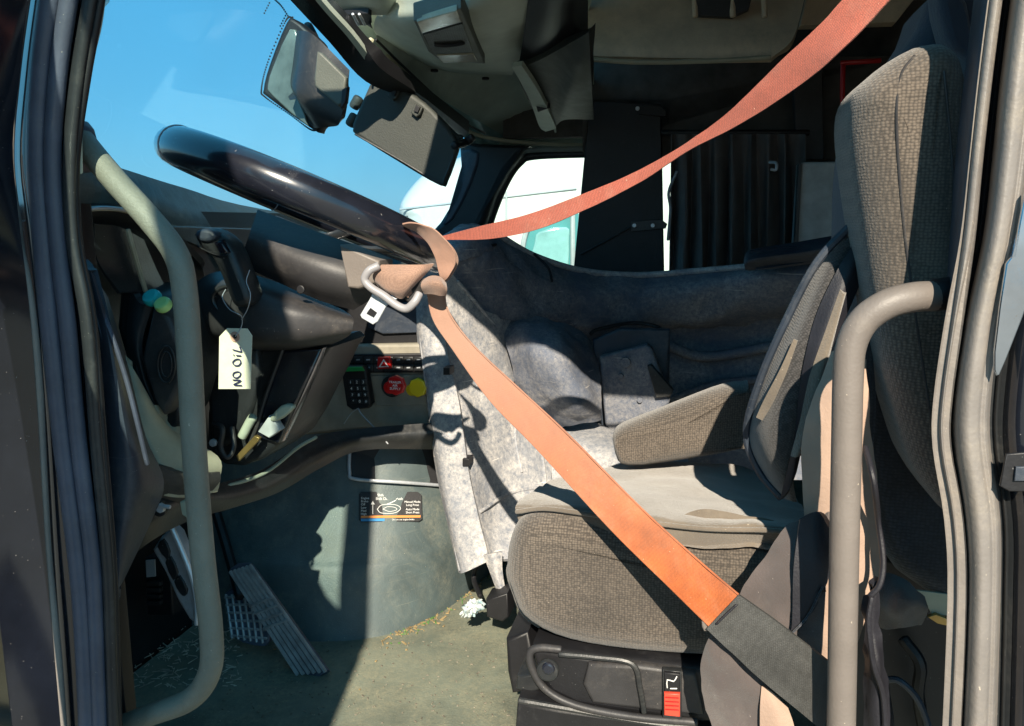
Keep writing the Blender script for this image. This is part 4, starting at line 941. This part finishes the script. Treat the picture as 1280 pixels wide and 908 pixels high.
for x, y in ((557, 465), (581, 579)):
    slab('slot', [(x - 3, y - 5), (x + 5, y - 5), (x + 5, y + 4), (x - 3, y + 4)], 1.375, .03, M_BLK2, dp, r=.001)
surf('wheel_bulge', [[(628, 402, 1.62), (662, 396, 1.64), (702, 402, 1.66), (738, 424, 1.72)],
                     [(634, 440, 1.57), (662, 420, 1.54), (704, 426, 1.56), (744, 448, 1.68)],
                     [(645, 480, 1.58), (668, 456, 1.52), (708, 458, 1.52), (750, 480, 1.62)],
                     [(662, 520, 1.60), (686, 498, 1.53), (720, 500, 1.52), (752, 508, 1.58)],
                     [(690, 545, 1.63), (706, 534, 1.58), (730, 532, 1.57), (752, 526, 1.60)]], M_PANSHD, dp, th=.008, n=8, disp=.008, dsc=14)
surf('lower_tray', [[(690, 520, 1.66), (740, 530, 1.66), (800, 545, 1.66), (860, 545, 1.66)], [(690, 560, 1.56), (740, 560, 1.54), (800, 575, 1.52), (860, 580, 1.52)], [(690, 640, 1.50), (740, 640, 1.48), (800, 640, 1.46), (860, 640, 1.46)]], M_PANLIT, dp, th=.008, n=5, disp=.008, dsc=14)
bk = slab('bracket_plate', [(749, 446), (808, 431), (815, 436), (838, 500), (830, 520), (762, 545), (756, 530)], 1.66, .03, M_PANSHD, dp, r=.006)
for x, y, r_ in ((782, 453, .011), (776, 470, .006), (800, 500, .006), (802, 520, .007)):
    disc('bolt', P(x, y, 1.659), -LAT, r_, .006, M_PANSHD, dp, seg=12)
slab('bracket_clip', [(809, 458), (814, 456), (842, 488), (838, 496), (820, 498)], 1.645, .02, M_BLK, dp, r=.003)
slab('wall_recess', [(740, 425), (775, 410), (838, 412), (836, 470), (840, 530), (752, 540), (744, 470)], 1.70, .02, M_NAVY, dp, r=.006)
tube('torn_edge', [(738, 418, 1.70), (748, 412, 1.71), (790, 404, 1.74), (822, 409, 1.75), (826, 418, 1.75)], .004, M_BLK2, dp, seg=6)
for a in (((668, 318, 1.70), (685, 335, 1.68), (690, 352, 1.66)), ((552, 298, 1.50), (575, 312, 1.48), (620, 306, 1.55))):
    tube('panel_crack', list(a), .003, M_BLK2, dp, seg=6)
surf('top_lump', [[(552, 300, 1.50), (570, 282, 1.53), (590, 278, 1.55), (612, 290, 1.58)], [(550, 318, 1.46), (575, 305, 1.47), (600, 300, 1.50), (622, 306, 1.57)], [(556, 335, 1.47), (580, 325, 1.47), (605, 320, 1.51), (630, 325, 1.58)]], M_PANSHD, dp, th=.01, n=5, disp=.008, dsc=25)
ps = thing('sill_pad', 'dark padded roll lying on the right end of the dusty panel', 'pad', P(985, 335, 1.7))
surf('pad_skin', [[(930, 322, 1.76), (940, 312, 1.74), (1000, 302, 1.72), (1045, 294, 1.70)], [(930, 330, 1.70), (940, 324, 1.68), (1000, 316, 1.67), (1045, 308, 1.66)], [(932, 338, 1.72), (945, 338, 1.71), (1000, 332, 1.70), (1045, 325, 1.68)]], M_NAVY, ps, th=.03, n=5)

# ================================================================ SEAT
se = thing('driver_seat', 'worn grey brown cloth driver seat with suspension base', 'seat', P(800, 908, 1.05))
SB = [(1070, 150), (1076, 112), (1095, 88), (1130, 62), (1165, 46), (1200, 50), (1222, 90), (1232, 200), (1236, 400), (1236, 640), (1200, 660), (1160, 610), (1140, 560), (1118, 480), (1100, 380), (1085, 280), (1075, 210)]
bkr = slab('backrest', SB, .775, .16, M_SEAT, se, r=.045, smooth=3, seg=7)
SBD = [(1062, 300), (1064, 230), (1072, 170), (1092, 122), (1122, 78), (1155, 30), (1180, -20), (1260, -30), (1270, 300), (1230, 420), (1120, 420), (1060, 360)]
slab('backrest_shell', SBD, .98, .17, M_NAVYC, se, r=.04, smooth=3, seg=6)
slab('shoulder_wing', [(1172, -20), (1205, -10), (1215, 20), (1222, 90), (1205, 70), (1185, 50)], .93, .05, M_NAVYC, se, r=.015, smooth=2)
tube('backrest_seam', [(x, y, s_on([bkr], x, y, .0002)) for x, y in ((1143, 70), (1127, 92), (1121, 130), (1123, 200), (1132, 300), (1145, 400), (1160, 500), (1172, 580))], .0012, M_BROWN, se, seg=6)
tube('backrest_seam', [(x, y, s_on([bkr], x, y, .0002)) for x, y in ((1180, 90), (1190, 200), (1196, 330), (1204, 460), (1212, 600))], .0012, M_BROWN, se, seg=6)
slab('lower_back', [(1078, 400), (1110, 380), (1180, 420), (1225, 500), (1225, 760), (1150, 740), (1110, 700), (1085, 620)], .90, .2, M_SEATD, se, r=.03, smooth=2, seg=5)
CU = [(627, 725), (630, 690), (642, 662), (668, 650), (720, 650), (800, 672), (880, 684), (960, 686), (1000, 692), (1040, 700), (1050, 760), (1030, 830), (880, 832), (760, 822), (690, 806), (648, 780), (634, 750)]
slab('cushion', CU, .90, .10, M_SEAT, se, r=.036, smooth=3, seg=8)
CC = [P(x, y, .95) - UP * (.022 if y < 700 else 0) for x, y in CU]
obj('cushion_core', slab_bm(CC, LAT * .17, .03, 3, 5), M_SEAT, se)
surf('cushion_top', [[(735, 592, 1.28), (770, 580, 1.30), (830, 578, 1.32), (890, 578, 1.30), (950, 592, 1.26), (990, 616, 1.2)],
                     [(694, 600, 1.20), (760, 598, 1.20), (830, 594, 1.20), (890, 600, 1.18), (950, 614, 1.16), (1000, 630, 1.12)],
                     [(668, 612, 1.08), (740, 612, 1.06), (820, 616, 1.05), (890, 624, 1.04), (950, 632, 1.03), (1010, 642, 1.02)],
                     [(648, 628, .96), (730, 630, .94), (810, 643, .925), (880, 652, .915), (950, 652, .915), (1010, 656, .92)],
                     [(644, 636, .94), (728, 640, .915), (810, 652, .905), (880, 660, .90), (950, 662, .90), (1010, 668, .905)]], M_SEATV, se, th=.03, n=7, disp=.006, dsc=14)
tube('cushion_piping', [(646, 640, .93), (680, 636, .92), (730, 642, .91), (800, 652, .90), (880, 661, .896), (960, 663, .896), (1000, 668, .90)], .003, M_SEATV, se, seg=8)
slab('cushion_underside', [(760, 822), (850, 832), (880, 834), (880, 842), (700, 828), (680, 812)], .91, .30, M_BLK2, se, r=.004)
ar = slab('armrest', [(765, 560), (764, 548), (775, 538), (820, 520), (870, 500), (905, 488), (930, 486), (940, 492), (938, 560), (925, 566), (880, 576), (830, 584), (785, 587), (770, 580)], 1.22, .08, M_SEAT, se, r=.032, smooth=2, seg=6)
slab('dark_gap_sheet', [(1075, 690), (1120, 700), (1230, 720), (1230, 960), (1060, 960)], .97, .04, M_BLK2, se, r=.006)  # black sheet added to darken the gap behind the seat
# suspension base
slab('base_front', [(632, 800), (660, 790), (668, 830), (690, 860), (640, 868), (634, 840)], .98, .25, M_BLK2, se, r=.006)
slab('base_shelf', [(646, 846), (690, 840), (690, 858), (662, 868), (644, 862)], .93, .25, M_BLK, se, r=.004)
slab('side_shroud', [(664, 810), (760, 822), (900, 838), (900, 905), (860, 905), (790, 896), (720, 885), (686, 868), (670, 845)], .90, .06, M_BLK2, se, r=.010)
tube('shroud_rim', [(700, 812, .896), (675, 810, .896), (663, 816, .896), (665, 835, .896), (682, 862, .896), (720, 882, .894), (790, 896, .892), (870, 903, .89)], .005, M_BROWN, se, seg=10)
slab('shroud_panel', [(735, 830), (800, 832), (870, 842), (880, 895), (800, 888), (740, 880), (728, 856)], .893, .02, M_BROWN, se, r=.005)
tube('shroud_groove', [(700, 818, .89), (745, 822, .89), (790, 830, .89), (800, 860, .888), (805, 890, .888)], .0035, M_BLK, se, seg=8)
disc('recline_knob', P(686, 834, .89), -LAT, .014, .012, M_BLK, se, r=.004)
disc('knob_center', P(686, 834, .876), -LAT, .008, .006, M_GLOSS, se, r=.003)
slab('base_rail', [(646, 878), (700, 886), (900, 915), (900, 960), (640, 960)], .90, .3, M_BLK2, se, r=.006)
tube('rail_edge', [(650, 876, .897), (720, 888, .897), (800, 902, .897), (880, 912, .897)], .004, M_BLK, se, seg=8)
tube('seat_cable', [(934, 545, 1.0), (938, 565, .99), (945, 580, .98), (958, 592, .98)], .0018, M_WHITE, se, seg=6)

ft = thing('seat_adjuster_switch', 'small seat adjuster switch with a white symbol and red lower half', 'switch', P(840, 897, .885))
slab('switch_frame', [(828, 838), (852, 840), (852, 900), (828, 898)], .886, .01, M_BLK, ft, r=.002)
slab('switch_rocker', [(830, 841), (850, 843), (850, 866), (830, 865)], .882, .01, M_BLK2, ft, r=.002)
slab('red_rocker', [(830, 867), (850, 868), (850, 897), (830, 895)], .880, .012, M_ORL, ft, r=.002)
tube('switch_symbol', [(834, 860, .881), (834, 850, .881), (842, 852, .881), (846, 846, .881)], .0007, M_WHITE, ft, seg=6, n=2)
tube('switch_symbol', [(838, 861, .881), (846, 861, .881)], .0007, M_WHITE, ft, seg=6, n=2)
for i in range(4): tube('rocker_rib', [(832, 872 + i * 5, .8795), (848, 873 + i * 5, .8795)], .0008, M_RED, ft, seg=6, n=2)

# ---- seat cover / mesh jacket
jk = thing('mesh_jacket', 'black mesh jacket with grey piping draped over the side of the seat', 'jacket', P(960, 620, .9))
surf('mesh_panel', [[(1068, 278, .90), (1075, 276, .89), (1082, 275, .89), (1086, 275, .90)],
                    [(1025, 322, .91), (1042, 322, .88), (1060, 322, .88), (1076, 325, .89)],
                    [(985, 395, .92), (1005, 400, .87), (1025, 405, .865), (1045, 410, .88)],
                    [(950, 475, .93), (972, 482, .87), (998, 488, .86), (1020, 490, .87)],
                    [(931, 545, .95), (952, 550, .88), (975, 552, .86), (998, 552, .87)],
                    [(950, 592, .95), (965, 598, .90), (980, 600, .88), (992, 600, .88)],
                    [(978, 622, .93), (984, 625, .91), (990, 627, .90), (996, 628, .90)]], M_MESH, jk, th=.006, n=5)
tube('piping', [(1086, 268, .885), (1058, 288, .885), (1020, 330, .885), (985, 396, .895), (952, 470, .91), (933, 540, .93), (948, 588, .93), (976, 622, .92)], .0045, M_NAVY, jk, seg=8)
surf('nylon_band', [[(1076, 290, .885), (1084, 300, .88), (1088, 310, .885)], [(1048, 335, .865), (1062, 345, .86), (1076, 352, .87)], [(1018, 400, .86), (1038, 405, .85), (1056, 400, .86)],
                    [(1000, 480, .855), (1014, 480, .845), (1030, 460, .855)], [(992, 550, .855), (1000, 545, .845), (1010, 530, .855)], [(975, 625, .87), (988, 610, .86), (996, 590, .865)]], M_NYL, jk, th=.005, n=5)
surf('beige_edge', [[(1050, 362, .855), (1055, 368, .85), (1058, 366, .855)], [(1033, 410, .85), (1042, 415, .845), (1046, 410, .85)], [(1012, 470, .845), (1024, 476, .838), (1031, 470, .845)],
                    [(1000, 525, .845), (1012, 530, .835), (1018, 520, .84)], [(988, 570, .85), (996, 572, .842), (1004, 565, .85)]], M_SEATV, jk, th=.004, n=5)
surf('mesh_highlight', [[(992, 424, .862), (997, 426, .861)], [(975, 462, .862), (984, 464, .861)], [(955, 500, .868), (966, 504, .866)], [(945, 522, .872), (953, 526, .871)]], M_SEATV, jk, th=.003, n=4)
surf('hanging_flap', [[(1005, 560, .85), (1000, 560, .845), (1012, 560, .85)], [(1003, 590, .85), (1010, 592, .84), (1020, 590, .85)], [(1006, 640, .86), (1012, 645, .85), (1018, 640, .86)]], M_NYL, jk, th=.004, n=4)
surf('pleat', [[(1060, 400, .87), (1080, 380, .86), (1086, 360, .87)], [(1045, 450, .86), (1070, 440, .85), (1090, 430, .86)], [(1040, 500, .86), (1068, 500, .85), (1095, 500, .86)], [(1040, 560, .86), (1065, 560, .85), (1092, 560, .86)]], M_SEATD, jk, th=.004, n=4)

gc = thing('fallen_garment', 'brown garment with pale pink lining hanging down beside the seat', 'garment', P(1000, 908, .8))
surf('lining', [[(1040, 440, .83), (1060, 438, .825), (1080, 450, .83)], [(1015, 500, .82), (1050, 500, .81), (1085, 510, .82)], [(1002, 560, .82), (1045, 560, .81), (1092, 560, .82)],
                [(1005, 640, .82), (1045, 640, .81), (1100, 640, .82)], [(1012, 700, .82), (1045, 710, .81), (1104, 710, .82)], [(1012, 760, .82), (1045, 780, .81), (1082, 770, .82)], [(1018, 830, .82), (1035, 840, .81), (1060, 850, .82)]], M_LIN, gc, th=.004, n=5, disp=.005, dsc=25)
surf('brown_front', [[(985, 655, .835), (1010, 650, .83), (1034, 640, .81)], [(955, 695, .82), (1000, 700, .805), (1034, 700, .80)], [(925, 742, .815), (975, 760, .80), (1030, 770, .79)], [(930, 755, .815), (990, 800, .80), (1025, 828, .79)]], M_BRCL, gc, th=.005, n=7, disp=.006, dsc=28)
surf('black_band', [[(1000, 650, .80), (1022, 640, .80), (1036, 660, .77)], [(992, 710, .792), (1015, 720, .79), (1036, 722, .79)], [(990, 780, .79), (1005, 770, .788), (1022, 745, .788)], [(985, 792, .79), (992, 788, .79), (1000, 780, .79)]], M_NYL, gc, th=.004, n=5)
surf('lower_fold', [[(890, 790, .80), (920, 810, .79), (960, 850, .785)], [(876, 830, .80), (915, 850, .785), (970, 880, .78)], [(880, 880, .80), (920, 890, .785), (985, 910, .78)], [(900, 940, .80), (940, 950, .785), (1010, 960, .78)]], M_BRCL, gc, th=.006, n=7, disp=.008, dsc=24)
surf('lining_fold', [[(952, 858, .778), (965, 865, .776), (985, 885, .776)], [(950, 885, .775), (970, 890, .77), (992, 905, .772)], [(950, 930, .775), (975, 935, .77), (1000, 940, .772)]], M_LIN, gc, th=.004, n=4)
tube('zip_edge', [(1082, 560, .80), (1092, 600, .77), (1098, 650, .79), (1104, 700, .785), (1100, 730, .78), (1088, 745, .78)], .0028, M_NYL, gc, seg=8)
surf('zip_tape', [[(1078, 745, .79), (1092, 740, .78), (1104, 725, .785)], [(1078, 790, .79), (1090, 790, .78), (1100, 780, .785)], [(1080, 850, .79), (1096, 845, .775), (1112, 850, .785)], [(1082, 930, .79), (1100, 925, .775), (1120, 930, .785)]], M_NYL, gc, th=.006, n=5, disp=.006, dsc=30)
tube('zip_edge', [(1090, 748, .775), (1086, 780, .772), (1092, 830, .77), (1104, 870, .77), (1108, 930, .77)], .0028, M_NYL, gc, seg=8)
surf('sleeve', [[(1100, 715, .86), (1130, 728, .84), (1158, 745, .86)], [(1098, 750, .84), (1130, 750, .81), (1164, 765, .85)], [(1100, 785, .86), (1125, 785, .84), (1152, 782, .87)]], M_BRCL, gc, th=.02, n=5, disp=.006, dsc=25)
tube('stitching', [(1028, 735, .787), (1010, 770, .785), (990, 792, .785)], .0012, M_SEATD, gc, seg=6)
pc = thing('white_card', 'piece of pale card tucked behind the rear door jamb', 'card', P(1165, 780, .9))
slab('card_sheet', [(1146, 738), (1185, 743), (1192, 770), (1166, 770), (1158, 756)], .90, .003, M_LEV, pc, r=.0008)
slab('card_edge', [(1160, 772), (1170, 768), (1190, 776), (1190, 784), (1172, 780)], .895, .006, M_BRASS, pc, r=.001)
cbx = thing('cable_bundle', 'thin black cables in the gap behind the seat', 'cable', P(1150, 908, .95))
tube('cable', [(1105, 850, .93), (1125, 852, .92), (1150, 880, .92), (1170, 940, .92)], .004, M_NAVY, cbx, seg=8)
tube('cable', [(1130, 800, .95), (1150, 830, .94), (1148, 870, .94), (1160, 940, .94)], .007, M_BLK2, cbx, seg=8)

# ================================================================ SEAT BELT
sb = thing('seat_belt', 'orange seat belt stretched over the steering wheel and down across the seat cushion', 'seat belt', P(900, 780, .8))
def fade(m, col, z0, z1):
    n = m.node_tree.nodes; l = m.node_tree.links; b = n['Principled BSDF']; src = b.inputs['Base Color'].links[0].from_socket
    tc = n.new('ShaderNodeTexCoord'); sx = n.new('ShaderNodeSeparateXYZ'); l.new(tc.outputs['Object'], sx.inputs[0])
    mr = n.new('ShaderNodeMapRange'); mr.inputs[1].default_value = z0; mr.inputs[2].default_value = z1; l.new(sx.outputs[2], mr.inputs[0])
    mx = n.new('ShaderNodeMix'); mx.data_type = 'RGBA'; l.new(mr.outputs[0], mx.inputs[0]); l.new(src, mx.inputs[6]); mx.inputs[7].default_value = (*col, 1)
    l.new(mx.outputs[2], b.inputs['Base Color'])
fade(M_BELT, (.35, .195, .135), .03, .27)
# lower diagonal
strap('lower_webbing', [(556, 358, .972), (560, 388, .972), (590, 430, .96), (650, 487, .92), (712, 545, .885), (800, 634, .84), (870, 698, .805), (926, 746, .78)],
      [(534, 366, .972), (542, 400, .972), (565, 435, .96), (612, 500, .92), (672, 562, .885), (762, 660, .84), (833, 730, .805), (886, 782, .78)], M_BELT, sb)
strap('belt_sleeve', [(923, 744, .776), (960, 770, .768), (1000, 800, .76), (1045, 835, .752)], [(883, 786, .776), (920, 822, .768), (965, 862, .76), (1030, 915, .752)], M_SLEEVE, sb, th=.004)
tube('sleeve_stitching', [(921, 756, .772), (908, 768, .772), (896, 780, .772)], .0012, M_NYL, sb, seg=6)
slab('belt_button', [(877, 778), (888, 778), (890, 787), (880, 790)], .782, .006, M_HND2, sb, r=.002, smooth=2)
# upper strap with twist near the middle
strap('upper_webbing', [(550, 296, 1.03), (600, 283, 1.01), (660, 268, .985), (720, 246, .96), (790, 217, .93), (850, 184, .90), (905, 145, .87), (960, 92, .84), (1020, 35, .81), (1075, -25, .79)],
      [(552, 300, 1.03), (610, 299, 1.01), (668, 288, .98), (730, 263, .955), (800, 228, .925), (858, 190, .895), (925, 155, .86), (995, 110, .825), (1055, 60, .79), (1130, -20, .765)], M_BELTR, sb)
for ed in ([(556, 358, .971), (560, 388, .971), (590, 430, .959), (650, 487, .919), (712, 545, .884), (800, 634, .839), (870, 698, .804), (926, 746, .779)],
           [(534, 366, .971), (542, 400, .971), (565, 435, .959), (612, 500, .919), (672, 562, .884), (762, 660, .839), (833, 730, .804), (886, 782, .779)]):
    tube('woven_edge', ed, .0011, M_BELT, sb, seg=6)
# wraps round the rim
def wrap(nm, a0, wdt, m, ra=.030, skew=.0, da=(0, 360)):
    c = rim_pt(a0); rad = (c - swc).normalized(); nn2 = bvec.cross(avec).normalized(); tan = rad.cross(nn2)
    rows = []
    for k in range(25):
        t = R(da[0] + (da[1] - da[0]) * k / 24)
        d = rad * math.cos(t) + nn2 * math.sin(t)
        o_ = tan * skew * math.sin(t)
        rows.append([c + d * ra + o_ - tan * wdt / 2, c + d * (ra + .0012) + o_, c + d * ra + o_ + tan * wdt / 2])
    return obj(nm, surf_bm(rows, 2, .0015), m, sb)
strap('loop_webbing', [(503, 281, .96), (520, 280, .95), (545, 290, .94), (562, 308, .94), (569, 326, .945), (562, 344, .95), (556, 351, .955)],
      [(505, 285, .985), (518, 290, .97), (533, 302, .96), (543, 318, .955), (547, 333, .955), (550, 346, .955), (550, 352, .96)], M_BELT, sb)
strap('loop_webbing', [(556, 300, .955), (566, 312, .96), (572, 326, .965), (566, 342, .965), (558, 352, .965)],
      [(548, 306, .965), (554, 318, .97), (558, 330, .97), (557, 342, .97), (553, 352, .97)], M_BELTF, sb)
surf('knot', [[(528, 350, .95), (538, 345, .945), (550, 346, .945), (558, 354, .95)], [(526, 358, .94), (538, 354, .93), (550, 355, .93), (559, 362, .94)], [(530, 368, .95), (540, 368, .94), (550, 370, .94), (558, 370, .95)]], M_BELTF, sb, th=.008, n=5)
surf('tongue_loop', [[(477, 331, .945), (500, 331, .94), (525, 331, .94), (543, 330, .955)], [(468, 340, .94), (498, 346, .93), (522, 343, .935), (535, 340, .95)], [(466, 348, .945), (485, 362, .935), (508, 362, .935), (524, 352, .95)], [(472, 358, .95), (488, 368, .945), (502, 374, .945), (510, 366, .95)]], M_BELTF, sb, th=.004, n=5)
tube('strap_under', [(510, 372, .955), (520, 362, .955), (532, 356, .95), (548, 358, .95)], .008, M_BROWN, sb, seg=8, flat=.4, flatdir=LAT)
tgm = thing('belt_tongue', 'bright metal seat belt tongue dangling from the knotted strap', 'belt tongue', P(472, 406, .94))
slab('tongue_blade', [(470, 362), (496, 374), (486, 378), (482, 384), (472, 402), (466, 406), (452, 398), (450, 394), (462, 374), (466, 366)], .94, .003, M_STEEL, tgm, r=.001)
slab('blade_slot', [(460, 389), (463, 385), (471, 391), (467, 397), (458, 392)], .9385, .0012, M_BLK2, tgm, r=.0003)
tube('loop_frame', [(472, 333, .935), (461, 339, .93), (456, 350, .93), (464, 360, .93), (480, 370, .93), (496, 382, .93), (508, 386, .93), (518, 378, .93), (524, 368, .935)], .0052, M_BUCK, tgm, seg=12)

print('objects', len(bpy.data.objects))
